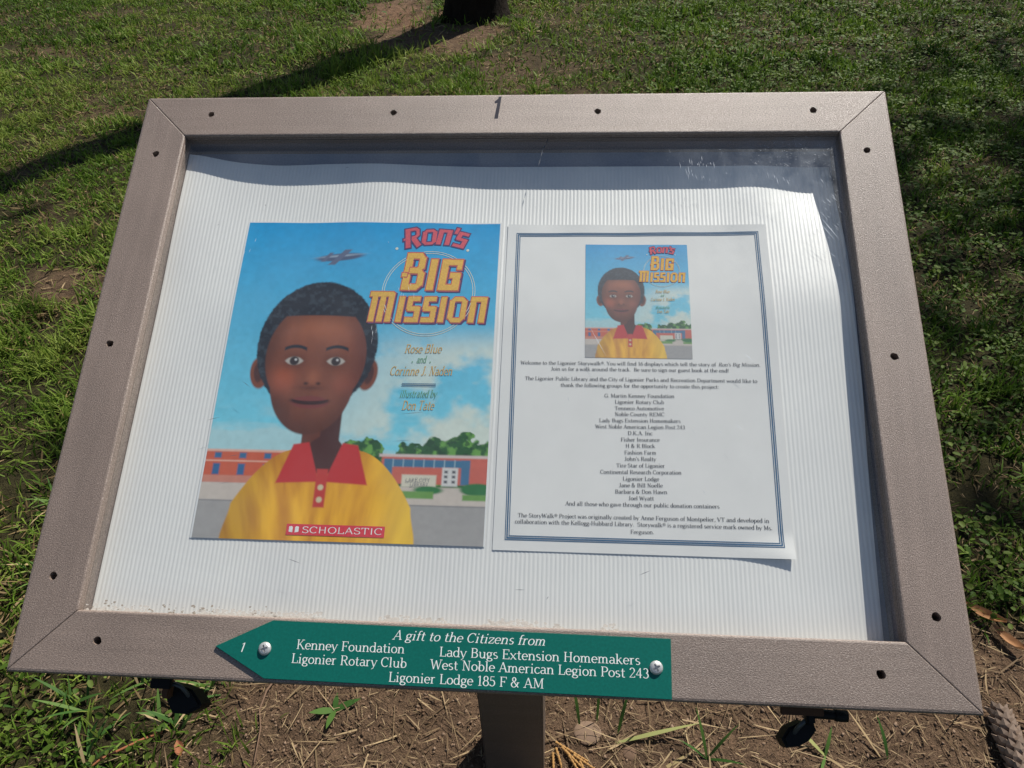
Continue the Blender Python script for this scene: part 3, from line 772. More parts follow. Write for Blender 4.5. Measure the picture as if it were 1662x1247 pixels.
# ================================================================== LETTERING
def L_(*p, w=None):
    return ('l', [(p[i], p[i + 1]) for i in range(0, len(p), 2)], w)
def A_(cx, cy, rx, ry, a0, a1, w=None):
    n = max(4, int(abs(a1 - a0) / 24) + 1)
    return ('l', [(cx + rx * math.cos(R(a0 + (a1 - a0) * k / n)), cy + ry * math.sin(R(a0 + (a1 - a0) * k / n))) for k in range(n + 1)], w)
def S_(x, y, l=0.13, r=None):
    return ('s', x, y, l, l if r is None else r)
X_ = 0.66   # x height
GL = {
 ' ': (0.34, []),
 'A': (0.86, [L_(.10, 0, .42, 1, w='n'), L_(.42, 1, .76, 0, w='k'), L_(.20, .34, .65, .34), S_(.10, 0), S_(.76, 0)]),
 'B': (0.80, [L_(.2, 0, .2, 1), L_(.1, .97, .42, .97), A_(.42, .75, .22, .22, 90, -90), L_(.2, .53, .44, .53), A_(.42, .28, .27, .25, 90, -90), L_(.1, .03, .42, .03)]),
 'C': (0.82, [A_(.45, .5, .36, .48, 45, 315), L_(.71, .98, .71, .72, w='n')]),
 'D': (0.88, [L_(.2, 0, .2, 1), L_(.08, .97, .42, .97), A_(.42, .5, .36, .47, 90, -90), L_(.08, .03, .42, .03)]),
 'E': (0.78, [L_(.2, 0, .2, 1), L_(.08, .97, .68, .97, .68, .78, w='n'), L_(.2, .52, .52, .52), L_(.52, .42, .52, .62, w='n'), L_(.08, .03, .71, .03, .71, .24, w='n')]),
 'F': (0.74, [L_(.2, 0, .2, 1), L_(.08, .97, .68, .97, .68, .76, w='n'), L_(.2, .50, .52, .50), L_(.52, .40, .52, .60, w='n'), S_(.2, 0)]),
 'G': (0.88, [A_(.45, .5, .36, .48, 45, 340), L_(.73, .98, .73, .74, w='n'), L_(.76, .06, .76, .42), L_(.58, .42, .88, .42)]),
 'H': (0.94, [L_(.2, 0, .2, 1), L_(.72, 0, .72, 1), L_(.2, .51, .72, .51), S_(.2, 0), S_(.2, 1), S_(.72, 0), S_(.72, 1)]),
 'I': (0.44, [L_(.22, 0, .22, 1), S_(.22, 0), S_(.22, 1)]),
 'J': (0.56, [L_(.36, 1, .36, .2), A_(.20, .2, .16, .20, 0, -140), S_(.36, 1)]),
 'K': (0.88, [L_(.2, 0, .2, 1), L_(.2, .36, .68, 1, w='n'), L_(.36, .56, .76, 0), S_(.2, 0), S_(.2, 1), S_(.68, 1), S_(.76, 0)]),
 'L': (0.72, [L_(.2, 0, .2, 1), S_(.2, 1), L_(.08, .03, .66, .03, .66, .28, w='n')]),
 'M': (1.08, [L_(.18, 0, .20, 1, w='n'), L_(.20, 1, .54, .1), L_(.54, .1, .86, 1, w='n'), L_(.88, 1, .88, 0), S_(.18, 0), S_(.16, 1, .1, .04), S_(.88, 0), S_(.92, 1, .04, .1)]),
 'N': (0.92, [L_(.2, 0, .2, 1, w='n'), L_(.2, 1, .72, 0), L_(.72, 0, .72, 1, w='n'), S_(.2, 0), S_(.16, 1, .1, .05), S_(.72, 1)]),
 'O': (0.90, [A_(.45, .5, .36, .48, 0, 360)]),
 'P': (0.74, [L_(.2, 0, .2, 1), L_(.08, .97, .42, .97), A_(.42, .72, .25, .25, 90, -90), L_(.2, .47, .42, .47), S_(.2, 0)]),
 'R': (0.86, [L_(.2, 0, .2, 1), L_(.08, .97, .44, .97), A_(.44, .74, .23, .23, 90, -90), L_(.2, .51, .46, .51), L_(.44, .5, .74, 0), S_(.2, 0), S_(.78, 0, .08, .08)]),
 'S': (0.70, [A_(.35, .74, .24, .23, 40, 230), L_(.20, .56, .50, .45), A_(.35, .25, .26, .24, 50, -140), L_(.56, .96, .56, .76, w='n'), L_(.11, .04, .11, .26, w='n')]),
 'T': (0.80, [L_(.4, 0, .4, 1), L_(.08, .76, .08, .97, .72, .97, .72, .76, w='n'), S_(.4, 0)]),
 'V': (0.86, [L_(.10, 1, .42, 0), L_(.42, 0, .76, 1, w='n'), S_(.10, 1), S_(.76, 1)]),
 'W': (1.14, [L_(.10, 1, .34, 0), L_(.34, 0, .56, .9, w='n'), L_(.56, .9, .80, 0), L_(.80, 0, 1.04, 1, w='n'), S_(.10, 1), S_(1.04, 1)]),
 'Y': (0.82, [L_(.10, 1, .41, .46), L_(.41, .46, .72, 1, w='n'), L_(.41, .5, .41, 0), S_(.10, 1), S_(.72, 1), S_(.41, 0)]),
 'a': (0.62, [A_(.29, .46, .19, .18, 150, 0), L_(.48, .48, .48, .1, .60, .02), A_(.27, .18, .18, .17, 60, 330), L_(.36, .33, .48, .36, w='n')]),
 'b': (0.68, [L_(.16, 0, .16, 1.02), A_(.35, .32, .24, .31, 0, 360), S_(.10, 1.02, .1, .04)]),
 'c': (0.56, [A_(.32, .32, .25, .31, 40, 320)]),
 'd': (0.70, [A_(.32, .32, .24, .31, 0, 360), L_(.54, 1.02, .54, 0), S_(.50, 1.02, .1, .04), S_(.58, 0, .02, .1)]),
 'e': (0.60, [A_(.31, .32, .24, .31, 0, 315), L_(.08, .34, .54, .34, w='n')]),
 'f': (0.42, [L_(.20, 0, .20, .8), A_(.34, .82, .14, .17, 180, 50), L_(.06, .62, .38, .62), S_(.20, 0)]),
 'g': (0.62, [A_(.28, .42, .19, .21, 0, 360), L_(.42, .58, .58, .62), L_(.16, .22, .14, .08, .40, .04), A_(.32, -.12, .24, .15, 60, 420)]),
 'h': (0.74, [L_(.16, 0, .16, 1.02), A_(.37, .40, .20, .23, 170, 0), L_(.57, .42, .57, 0), S_(.16, 0), S_(.57, 0), S_(.10, 1.02, .08, .04)]),
 'i': (0.38, [L_(.18, 0, .18, .64), S_(.18, 0), S_(.12, .64, .08, .04), L_(.18, .86, .18, .98)]),
 'j': (0.36, [L_(.20, .64, .20, -.12), A_(.06, -.12, .14, .15, 0, -110), S_(.14, .64, .08, .04), L_(.20, .86, .20, .98)]),
 'k': (0.70, [L_(.16, 0, .16, 1.02), L_(.16, .26, .50, .62, w='n'), L_(.30, .40, .58, 0), S_(.16, 0), S_(.50, .64, .08), S_(.60, 0, .08), S_(.10, 1.02, .08, .04)]),
 'l': (0.38, [L_(.18, 0, .18, 1.02), S_(.18, 0), S_(.12, 1.02, .08, .04)]),
 'm': (1.06, [L_(.16, 0, .16, .64), A_(.34, .42, .17, .21, 170, 0), L_(.51, .42, .51, 0), A_(.69, .42, .17, .21, 170, 0), L_(.86, .42, .86, 0), S_(.16, 0), S_(.51, 0), S_(.88, 0), S_(.10, .64, .08, .04)]),
 'n': (0.74, [L_(.16, 0, .16, .64), A_(.37, .40, .20, .23, 170, 0), L_(.57, .42, .57, 0), S_(.16, 0), S_(.57, 0), S_(.10, .64, .08, .04)]),
 'o': (0.64, [A_(.32, .32, .25, .31, 0, 360)]),
 'p': (0.68, [L_(.16, -.30, .16, .64), A_(.35, .32, .24, .31, 0, 360), S_(.16, -.30), S_(.10, .64, .08, .04)]),
 'r': (0.52, [L_(.16, 0, .16, .64), A_(.34, .42, .17, .21, 165, 55), S_(.16, 0), S_(.10, .64, .08, .04)]),
 's': (0.52, [A_(.27, .48, .17, .155, 45, 235), L_(.17, .37, .37, .28), A_(.26, .165, .18, .155, 50, -140)]),
 't': (0.46, [L_(.20, .86, .20, .14), A_(.33, .14, .13, .13, 180, 310), L_(.04, .62, .40, .62)]),
 'u': (0.74, [L_(.16, .62, .16, .24), A_(.36, .24, .20, .23, 180, 350), L_(.57, .64, .57, 0), S_(.12, .64, .08, .04), S_(.53, .64, .08, .04), S_(.61, 0, .02, .08)]),
 'v': (0.64, [L_(.08, .62, .32, 0), L_(.32, 0, .56, .62, w='n'), S_(.08, .64, .09), S_(.56, .64, .08)]),
 'w': (0.90, [L_(.08, .62, .28, 0), L_(.28, 0, .46, .6, w='n'), L_(.46, .6, .64, 0), L_(.64, 0, .82, .62, w='n'), S_(.08, .64, .09), S_(.82, .64, .08)]),
 'x': (0.66, [L_(.08, .62, .56, 0), L_(.54, .62, .10, 0, w='n'), S_(.1, .64, .08), S_(.54, .64, .08), S_(.1, 0, .08), S_(.56, 0, .08)]),
 'y': (0.64, [L_(.08, .62, .32, 0), L_(.56, .62, .28, -.14, .10, -.28, w='n'), S_(.08, .64, .09), S_(.56, .64, .08)]),
 'z': (0.58, [L_(.08, .46, .08, .61, .50, .61, w='n'), L_(.50, .61, .08, .03), L_(.08, .03, .52, .03, .52, .2, w='n')]),
 '1': (0.56, [L_(.30, 0, .30, 1), L_(.30, .97, .12, .84, w='n'), S_(.30, 0, .16)]),
 '2': (0.62, [A_(.30, .72, .21, .26, 165, -20), L_(.50, .62, .08, .05, .54, .05, .54, .2, w='n')]),
 '3': (0.62, [A_(.28, .74, .20, .24, 150, -80), A_(.28, .27, .24, .26, 85, -150)]),
 '4': (0.66, [L_(.44, 0, .44, 1, w='k'), L_(.44, .98, .06, .30, .60, .30, w='n')]),
 '5': (0.62, [L_(.50, .96, .16, .96, .13, .55, w='n'), A_(.28, .32, .25, .30, 125, -150)]),
 '6': (0.64, [A_(.32, .30, .24, .29, 0, 360), L_(.08, .34, .20, .72, .48, .97)]),
 '8': (0.62, [A_(.31, .75, .19, .23, 0, 360), A_(.31, .27, .24, .26, 0, 360)]),
 '&': (0.92, [A_(.34, .78, .15, .20, 0, 360), L_(.26, .62, .74, 0), A_(.34, .26, .25, .26, 110, 290), L_(.42, .02, .62, .22, .72, .46), L_(.60, .47, .84, .47)]),
 '.': (0.30, [L_(.14, 0, .14, .12)]), ',': (0.30, [L_(.16, .12, .16, .02, .08, -.14)]),
 ':': (0.32, [L_(.15, 0, .15, .12), L_(.15, .48, .15, .60)]), '!': (0.36, [L_(.17, 0, .17, .12), L_(.17, .28, .17, 1)]),
 "'": (0.24, [L_(.12, .72, .14, 1)]), '-': (0.40, [L_(.06, .30, .34, .30, w='k')]),
 '®': (0.72, [A_(.36, .62, .30, .34, 0, 360, w='n'), L_(.28, .44, .28, .82, .40, .82, .46, .72, .40, .63, .28, .63, w='n'), L_(.38, .63, .47, .44, w='n')]),
}
def ribbon2d(pts, half):
    """half: function(direction)->half width. returns list of quads (4 pts each)"""
    n = len(pts); out = []
    P_ = [np.array(p, float) for p in pts]
    closed = n > 3 and np.linalg.norm(P_[0] - P_[-1]) < 1e-6
    L = []
    for i in range(n):
        if closed and i in (0, n - 1): d0 = P_[n - 1] - P_[n - 2]; d1 = P_[1] - P_[0]
        else:
            d0 = P_[i] - P_[i - 1] if i > 0 else P_[1] - P_[0]
            d1 = P_[i + 1] - P_[i] if i < n - 1 else d0
        d0 = d0 / (np.linalg.norm(d0) + 1e-9); d1 = d1 / (np.linalg.norm(d1) + 1e-9)
        t_ = d0 + d1; nt = np.linalg.norm(t_)
        t_ = t_ / nt if nt > 1e-3 else d1
        nrm = np.array([-t_[1], t_[0]]); cosh = max(0.5, abs(float(nrm @ np.array([-d1[1], d1[0]]))))
        w = half(t_) / cosh
        L.append((P_[i] + nrm * w, P_[i] - nrm * w))
    for a, b in zip(L[:-1], L[1:]): out.append([a[0], b[0], b[1], a[1]])
    return out
def glyph_quads(ch, thick, thin, serif=True, grow=0.0, glyphs=None):
    adv, st = (glyphs or GL).get(ch, GL['.'])
    out = []
    for s in st:
        if s[0] == 'l':
            w = s[2]
            if isinstance(w, (int, float)): f = lambda t, w=w: w / 2 + grow
            elif w == 'n': f = lambda t: thin / 2 + grow
            elif w == 'k': f = lambda t: thick / 2 + grow
            else: f = lambda t: (thin + (thick - thin) * abs(t[1]) ** 1.3) / 2 + grow
            pts = s[1]
            if grow:
                a, b = np.array(pts[0], float), np.array(pts[1], float); a = a - (b - a) / np.linalg.norm(b - a) * grow
                c_, d_ = np.array(pts[-1], float), np.array(pts[-2], float); c_ = c_ + (c_ - d_) / np.linalg.norm(c_ - d_) * grow
                if np.linalg.norm(np.array(pts[0]) - np.array(pts[-1])) > 1e-6: pts = [a] + list(pts[1:-1]) + [c_]
            out += ribbon2d(pts, f)
        elif serif:
            _, x, y, l, r_ = s
            y0 = y if y < 0.3 else y - thin
            out.append([(x - l, y0), (x + r_, y0), (x + r_, y0 + thin), (x - l, y0 + thin)])
    return adv, out
def text_quads(txt, thick=.13, thin=.06, serif=True, slant=0.0, grow=0.0, glyphs=None):
    x = 0; q = []
    for ch in txt:
        adv, g = glyph_quads(ch, thick, thin, serif, grow, glyphs)
        for quad in g: q.append([(x + p[0] + slant * p[1], p[1]) for p in quad])
        x += adv
    return q, x
class Ink:
    """collects flat printed polygons and lays them on a surface"""
    def __init__(s): s.q = []
    def line(s, txt, p0, p1, size, **kw):
        q, w = text_quads(txt.rstrip(), **kw)
        w = max(w, 1e-6); p0 = np.array(p0); p1 = np.array(p1); ex = (p1 - p0) / w
        ey = np.array([-(p1 - p0)[1], (p1 - p0)[0]]); ey = ey / np.linalg.norm(ey) * size
        for quad in q: s.q.append([p0 + ex * a + ey * b for a, b in quad])
    def poly(s, pts): s.q.append([np.array(p, float) for p in pts])
    def path(s, pts, w):
        for quad in ribbon2d(pts, lambda t: w / 2): s.q.append(quad)
    def build(s, name, mat, parent, basis, zfn, off):
        vs, fs = [], {}
        for i, quad in enumerate(s.q):
            k = len(quad); b = len(vs)
            for p in quad: vs.append((p[0], p[1], off + (i % 11) * 2e-6))
            fs.setdefault(k, []).append(list(range(b, b + k)))
        v = np.array(vs); v[:, 2] += zfn(v[:, 0], v[:, 1])
        return mesh_np(name, v, [np.array(f) for f in fs.values()], mat, parent, basis)

# --- plaque on the lower rail
br, binv = top_parent('bottom')
PQ = [(-0.1865, -0.2322), (-0.1469, -0.2131), (0.1362, -0.2149), (0.1358, -0.2540), (-0.1476, -0.2524)]
bmx = bmesh.new(); lo = [bmx.verts.new((x, y, 0.0003)) for x, y in PQ]; hi = [bmx.verts.new((x, y, 0.0019)) for x, y in PQ]
bmx.faces.new(lo[::-1]); bmx.faces.new(hi)
for i in range(5): bmx.faces.new((lo[i], lo[(i + 1) % 5], hi[(i + 1) % 5], hi[i]))
bmesh.ops.bevel(bmx, geom=[e for e in bmx.edges if e.verts[0].co.z > 0.001 and e.verts[1].co.z > 0.001], offset=0.0003, segments=2, affect='EDGES')
plaque = obj_bm('plaque', bmx, M_GREEN, board, LOC)
plaque['label'] = 'dark green arrow shaped plaque engraved with white names'
ink = Ink()
for txt, p0, p1, sl in (('A gift to the Citizens from', (-0.0589, -0.2228), (0.0494, -0.2228), 0.22), ('Kenney Foundation', (-0.1274, -0.2318), (-0.0493, -0.2318), 0), ('Ligonier Rotary Club', (-0.1298, -0.2412), (-0.047, -0.2412), 0),
                        ('Lady Bugs Extension Homemakers', (-0.0249, -0.2327), (0.115, -0.2327), 0), ('West Noble American Legion Post 243', (-0.0305, -0.2412), (0.1208, -0.2412), 0), ('Ligonier Lodge 185 F & AM', (-0.0593, -0.2506), (0.0492, -0.2506), 0)):
    ink.line(txt, p0, p1, 0.0064, thick=.105, thin=.055, slant=sl)
ink.line('1', (-0.1686, -0.2353), (-0.1646, -0.2353), 0.0062, thick=.11, thin=.06, slant=0.2, serif=False)
ink.build('plaque_lettering', M_WHITEINK, plaque, Matrix.Identity(4), lambda x, y: 0 * x, 0.00196)
def screw_head(x, y, ang):
    bm = bmesh.new(); prof = [(0.0046, 0.0002), (0.0046, 0.0007), (0.0042, 0.0013), (0.0034, 0.0019), (0.0022, 0.0023), (0.0008, 0.0025)]
    rings = [[bm.verts.new((r_ * math.cos(2 * math.pi * k / 24), r_ * math.sin(2 * math.pi * k / 24), z)) for k in range(24)] for r_, z in prof]
    for a, b in zip(rings[:-1], rings[1:]):
        for k in range(24): bm.faces.new((a[k], a[(k + 1) % 24], b[(k + 1) % 24], b[k]))
    bm.faces.new(rings[-1]); bm.faces.new(rings[0][::-1])
    o = obj_bm('screw', bm, M_METAL, plaque, Matrix.Translation((x, y, 0.0019)) @ Matrix.Rotation(ang, 4, 'Z'))
    bm = bmesh.new()
    w, l = 0.0007, 0.0026
    pl = [(w, w), (l, w * .8), (l, -w * .8), (w, -w), (w * .8, -l), (-w * .8, -l), (-w, -w), (-l, -w * .8), (-l, w * .8), (-w, w), (-w * .8, l), (w * .8, l)]
    lo = [bm.verts.new((a, b, 0.0006)) for a, b in pl]; hi = [bm.verts.new((a, b, 0.01)) for a, b in pl]
    bm.faces.new(lo[::-1]); bm.faces.new(hi)
    for i in range(12): bm.faces.new((lo[i], lo[(i + 1) % 12], hi[(i + 1) % 12], hi[i]))
    boolean_diff(o, bm)
screw_head(-0.1498, -0.2325, 0.35); screw_head(0.1256, -0.2341, 0.5)

# --- dark numeral on the top rail
tr, tinv = top_parent('top')
ink = Ink()
ink.poly([(-0.0052, .2520), (-0.0082, .2273), (-0.0048, .2273), (-0.0024, .2520)])
ink.poly([(-0.0034, .2515), (-0.0028, .2462), (-0.0083, .2442), (-0.0087, .2466)])
num = ink.build('numeral', M_MARKER, tr, tinv, lambda x, y: 0 * x, 0.00008)

# --- hinges under the lower rail
def rod(name, p, q, r, mat, parent, basis):
    vv, ff = tube([p, Vector(p).lerp(Vector(q), .5), q], [r] * 3, 12)
    o = mesh_np(name, np.concatenate([vv, [p, q]]), [ff, np.array([(len(vv), (k + 1) % 12, k) for k in range(12)] + [(len(vv) + 1, 24 + k, 24 + (k + 1) % 12) for k in range(12)])], mat, parent, basis, smooth=False)
    return o
hg = rod('hinge_pin', (0.2395, -0.2605, -0.040), (0.2640, -0.2612, -0.040), 0.0034, M_BLACK, board, LOC)
rod('hinge_knuckle', (0.2560, -0.26113, -0.040), (0.2645, -0.2614, -0.040), 0.0041, M_BLACK, hg, Matrix.Identity(4))
def box(name, c, s, mat, parent, basis, rz=0):
    bm = bmesh.new(); bmesh.ops.create_cube(bm, size=1, matrix=Matrix.Translation(c) @ Matrix.Rotation(rz, 4, 'Z') @ Matrix.Diagonal((*s, 1)))
    bmesh.ops.bevel(bm, geom=bm.edges[:], offset=min(s) * 0.2, segments=2, affect='EDGES')
    return obj_bm(name, bm, mat, parent, basis)
box('hasp_plate', (0.232, -0.254, -0.036), (0.030, 0.016, 0.003), M_RUST, board, LOC)
box('hasp_staple', (0.2385, -0.262, -0.041), (0.006, 0.012, 0.008), M_BLACK, board, LOC)
box('hasp_plate', (-0.2400, -0.255, -0.036), (0.016, 0.018, 0.003), M_BLACK, board, LOC)
box('hasp_staple', (-0.2375, -0.264, -0.043), (0.006, 0.014, 0.008), M_RUST, board, LOC)
def padlock(label, outline, z, shackle):
    c = np.mean(outline, 0); B = MB @ Matrix.Translation((c[0], c[1], z))
    root = empty('padlock', B); tag(root, label, 'padlock')
    root['group'] = 'padlocks hanging under the lower rail'
    bm = bmesh.new(); n = len(outline)
    hi = [bm.verts.new((x - c[0], y - c[1], 0.009)) for x, y in outline]; lo = [bm.verts.new((x - c[0], y - c[1], -0.010)) for x, y in outline]
    bm.faces.new(hi); bm.faces.new(lo[::-1])
    for i in range(n): bm.faces.new((lo[i], lo[(i + 1) % n], hi[(i + 1) % n], hi[i]))
    bmesh.ops.recalc_face_normals(bm, faces=bm.faces)
    bmesh.ops.bevel(bm, geom=[e for e in bm.edges if e.verts[0].co.z > 0.008 and e.verts[1].co.z > 0.008], offset=0.0018, segments=2, affect='EDGES')
    obj_bm('lock_body', bm, M_BLACK, root)
    pts = [(x - c[0], y - c[1], zz) for x, y, zz in shackle]
    vv, ff = tube(pts, [0.0017] * len(pts), 8)
    mesh_np('shackle', vv, [ff], M_STEEL, root, smooth=True)
padlock('black many sided padlock hanging under the left end of the lower rail', [[-0.2442, -0.2602], [-0.2416, -0.2729], [-0.2355, -0.2817], [-0.2242, -0.2821], [-0.2149, -0.2774], [-0.2136, -0.2743], [-0.2227, -0.2646], [-0.2331, -0.2615]], -0.060,
        [(-0.239, -0.270, .009), (-0.2385, -0.266, .014), (-0.2365, -0.262, .0165), (-0.233, -0.2605, .017), (-0.2285, -0.2625, .015), (-0.2255, -0.2665, .011), (-0.2245, -0.269, .008)])
padlock('black faceted padlock hanging under the right end of the lower rail', [[0.2207, -0.2791], [0.2261, -0.2715], [0.237, -0.2666], [0.2443, -0.2679], [0.246, -0.2723], [0.2402, -0.2794], [0.2333, -0.2833], [0.2237, -0.285]], -0.060,
        [(0.2300, -0.2745, .008), (0.2312, -0.271, .013), (0.2345, -0.267, .0165), (0.238, -0.264, .0165), (0.2415, -0.263, .014), (0.242, -0.266, .009)])

# ================================================================== PRINTS
def art(u, v):
    """plain picture of a child in front of low buildings; u,v in 0..1 from the top left, aspect 1 : 1.25"""
    H = 1.25; x = u; y = v * H
    n = len(x); C = np.zeros((n, 3))
    c = lambda r, g, b: np.array(srgb(r, g, b))
    def mix(m, col):
        nonlocal C
        m = np.clip(m, 0, 1)[:, None]; C = C * (1 - m) + np.asarray(col) * m
    e = 0.004
    inside = lambda d: sm(e, -e, d)
    ell = lambda cx, cy, rx, ry, a=0: (np.hypot(((x - cx) * math.cos(a) + (y - cy) * math.sin(a)) / rx, (-(x - cx) * math.sin(a) + (y - cy) * math.cos(a)) / ry) - 1) * min(rx, ry)
    rect = lambda x0, y0, x1, y1: np.maximum(np.maximum(x0 - x, x - x1), np.maximum(y0 - y, y - y1))
    t = np.clip(v / 0.75, 0, 1)[:, None]
    C = c(0, 148, 206) * (1 - t) + c(120, 204, 222) * t; C *= (0.93 + 0.14 * fbm(x * 30, y * 30, 4, 51))[:, None]
    f = fbm(x * 5, y * 7, 5, 50)
    cl = sm(0.42, 0.62, f) * sm(0.30, 0.95, x * 0.75 + y * 0.55 - 0.12) * sm(0.42, 0.58, y) * sm(0.40, 0.55, x + 0.1 * f)
    mix(cl * 0.9, c(212, 218, 205))
    cl2 = sm(0.45, 0.65, fbm(x * 3, y * 11, 5, 60)) * sm(0.72, 0.86, y)
    mix(cl2 * 0.6, c(190, 208, 205))
    # trees
    tn = fbm(x * 16, y * 16, 4, 70)
    ridge = 0.955 - 0.060 * np.exp(-((x - 0.55) / 0.075) ** 4) - 0.080 * np.exp(-((x - 0.88) / 0.13) ** 4) - 0.05 * np.exp(-((x - 0.70) / 0.022) ** 2) - 0.085 * (fbm(x * 26, y * 26, 3, 71) - 0.42)
    mix(inside(ridge - y) * (x > 0.4), np.array(c(40, 88, 46)) * 1.0)
    mix(inside(ridge - y) * (x > 0.4) * sm(0.40, 0.60, fbm(x * 34, y * 34 + 5, 3, 72)), c(104, 158, 74)); mix(inside(ridge - y) * (x > 0.4) * sm(0.52, 0.66, fbm(x * 50 + 3, y * 50, 3, 73)) * .7, c(28, 66, 40))
    # ground
    mix(inside(1.055 - y), c(196, 186, 176))
    # left brick block
    mix(inside(rect(-1, 0.942, 0.36, 1.055)), c(198, 92, 62))
    mix(inside(rect(-1, 0.936, 0.36, 0.944)), c(222, 170, 150))
    mix(inside(rect(-1, 0.976, 0.36, 0.980)), c(226, 180, 160))
    mix(inside(rect(-1, 1.03, 0.36, 1.055)), c(196, 130, 110))
    for wx in (0.03, 0.12, 0.21):
        mix(inside(rect(wx, 0.948, wx + 0.025, 0.968)), c(52, 104, 146)); mix(inside(rect(wx, 0.988, wx + 0.025, 1.028)), c(48, 98, 146))
    # right building
    mix(inside(rect(0.63, 0.945, 2, 1.045)), c(196, 100, 84))
    mix(inside(rect(0.64, 0.958, 0.94, 0.985)), c(60, 112, 146)); mix(inside(rect(0.64, 0.958, 0.67, 1.02)), c(60, 112, 146)); mix(inside(rect(0.91, 0.958, 0.94, 1.045)), c(66, 112, 146))
    for k in range(7): mix(inside(rect(0.67 + k * .036, .958, 0.672 + k * .036, .985)), c(170, 190, 196))
    mix(inside(rect(0.62, 0.940, 2, 0.950)), c(206, 190, 186))
    mix(inside(rect(0.845, 0.985, 0.90, 1.05)), c(206, 206, 204))
    for a in (0.853, 0.88):
        for b in (0.995, 1.012, 1.03): mix(inside(rect(a, b, a + 0.011, b + 0.009)), c(60, 62, 70))
    mix(inside(rect(0.706, 1.012, 0.826, 1.055)), c(206, 202, 184))
    mix(inside(ell(0.80, 1.065, 0.05, 0.014)), c(48, 116, 62)); mix(inside(ell(0.97, 1.06, 0.06, 0.022)), c(44, 112, 60))
    mix(inside(rect(0.70, 1.07, 0.82, 1.095)), c(104, 150, 74)); mix(inside(rect(0.92, 1.078, 2, 1.098)), c(104, 150, 74))
    # road
    mix(inside(1.118 - y), c(158, 156, 154)); mix(inside(np.abs(y - 1.119) - 0.0015), c(120, 120, 122))
    C *= (0.94 + 0.12 * fbm(x * 60, y * 60, 2, 80))[:, None]
    # child: shoulders
    dy = y - 0.93
    sh = np.where(dy > 0, np.abs(x - 0.43) - (0.10 + 0.215 * np.sqrt(np.clip(dy / 0.20, 0, 1)) + 0.02 * sm(0.2, 0.32, dy)), 1)
    sh = np.maximum(sh, 0.925 - y)
    fold = fbm(x * 15 + (y - 1.0) * (x - 0.43) * 20, y * 4, 4, 90); fold = np.clip(0.5 + (fold - 0.5) * 1.9, 0, 1)
    ycol = c(186, 116, 30) * (1 - fold)[:, None] + c(246, 186, 44) * fold[:, None]; ycol = ycol * (1 - 0.35 * sm(0.30, 0.14, x))[:, None]
    m = inside(sh)[:, None]; C = C * (1 - m) + ycol * m
    mix(inside(sh) * sm(0.56, 0.74, x) * 0.6, c(240, 205, 70))
    # neck and collar
    skin = c(122, 66, 44); dark = c(74, 38, 30); lite = c(168, 100, 70)
    mix(inside(rect(0.335, 0.76, 0.470, 0.95) ), dark); mix(inside(rect(0.335, 0.76, 0.40, 0.95)) * 0.5, skin); mix(inside(ell(0.425, 0.95, 0.070, 0.07)), dark)
    for s in (-1, 1):
        w = (x - 0.425) * s
        col_ = np.maximum(np.maximum(0.045 + (1.03 - y) * 0.36 - w - 0.03, w - (0.115 + (y - 0.91) * 0.33)), np.maximum(0.895 + w * 0.15 - y, y - (1.045 + w * 0.05)))
        mix(inside(col_), c(190, 48, 46))
    mix(inside(rect(0.405, 1.0, 0.445, 1.135)), c(190, 58, 50))
    mix(inside(ell(0.425, 1.065, 0.010, 0.010)), c(206, 196, 160)); mix(inside(ell(0.425, 1.108, 0.010, 0.010)), c(206, 196, 160))
    # ears, hair, face : ordinary proportions, looking straight ahead
    hx, hy = 0.345, 0.585
    for s in (-1, 1):
        mix(inside(ell(hx + s * 0.203, hy + 0.06, 0.034, 0.062, s * 0.15)), skin); mix(inside(ell(hx + s * 0.207, hy + 0.06, 0.016, 0.038, s * 0.15)), dark)
    hair = c(34, 38, 46)
    mix(inside(ell(hx, hy - 0.055, 0.226, 0.262) + 0.006 * (fbm(x * 90, y * 90, 2, 3) - .5)), hair)
    mix(inside(ell(hx, hy - 0.055, 0.226, 0.262)) * sm(0.5, 0.8, fbm(x * 70, y * 70, 2, 4)) * 0.5, c(66, 78, 88))
    face = np.minimum(ell(hx, hy - 0.01, 0.188, 0.222), ell(hx, hy + 0.08, 0.156, 0.212))
    face = np.maximum(face, (hy - 0.175) - y + 0.30 * (x - hx) ** 2)
    fm = inside(face)
    shade = np.clip(0.5 + (hx - 0.03 - x) * 1.6 * -1 * 0.5 - (y - hy) * 0.9, 0, 1)
    base = dark * (1 - shade)[:, None] + lite * shade[:, None]; base = base * 0.75 + skin * 0.25; base = base * (0.86 + 0.28 * fbm(x * 40, y * 18, 3, 95))[:, None]
    rim = sm(0.0, -0.07, face); base = base * (0.62 + 0.38 * rim)[:, None]
    C = C * (1 - fm[:, None]) + base * fm[:, None]
    mix(np.exp(-(((x - hx) / 0.11) ** 2 + ((y - hy + 0.13) / 0.05) ** 2)) * 0.35 * fm, c(196, 120, 84))
    mix(np.exp(-(((x - hx + 0.11) / 0.05) ** 2 + ((y - hy - 0.075) / 0.05) ** 2)) * 0.5 * fm, c(184, 92, 54)); mix(sm(0.06, 0.2, x - hx) * 0.45 * fm, c(96, 44, 42))
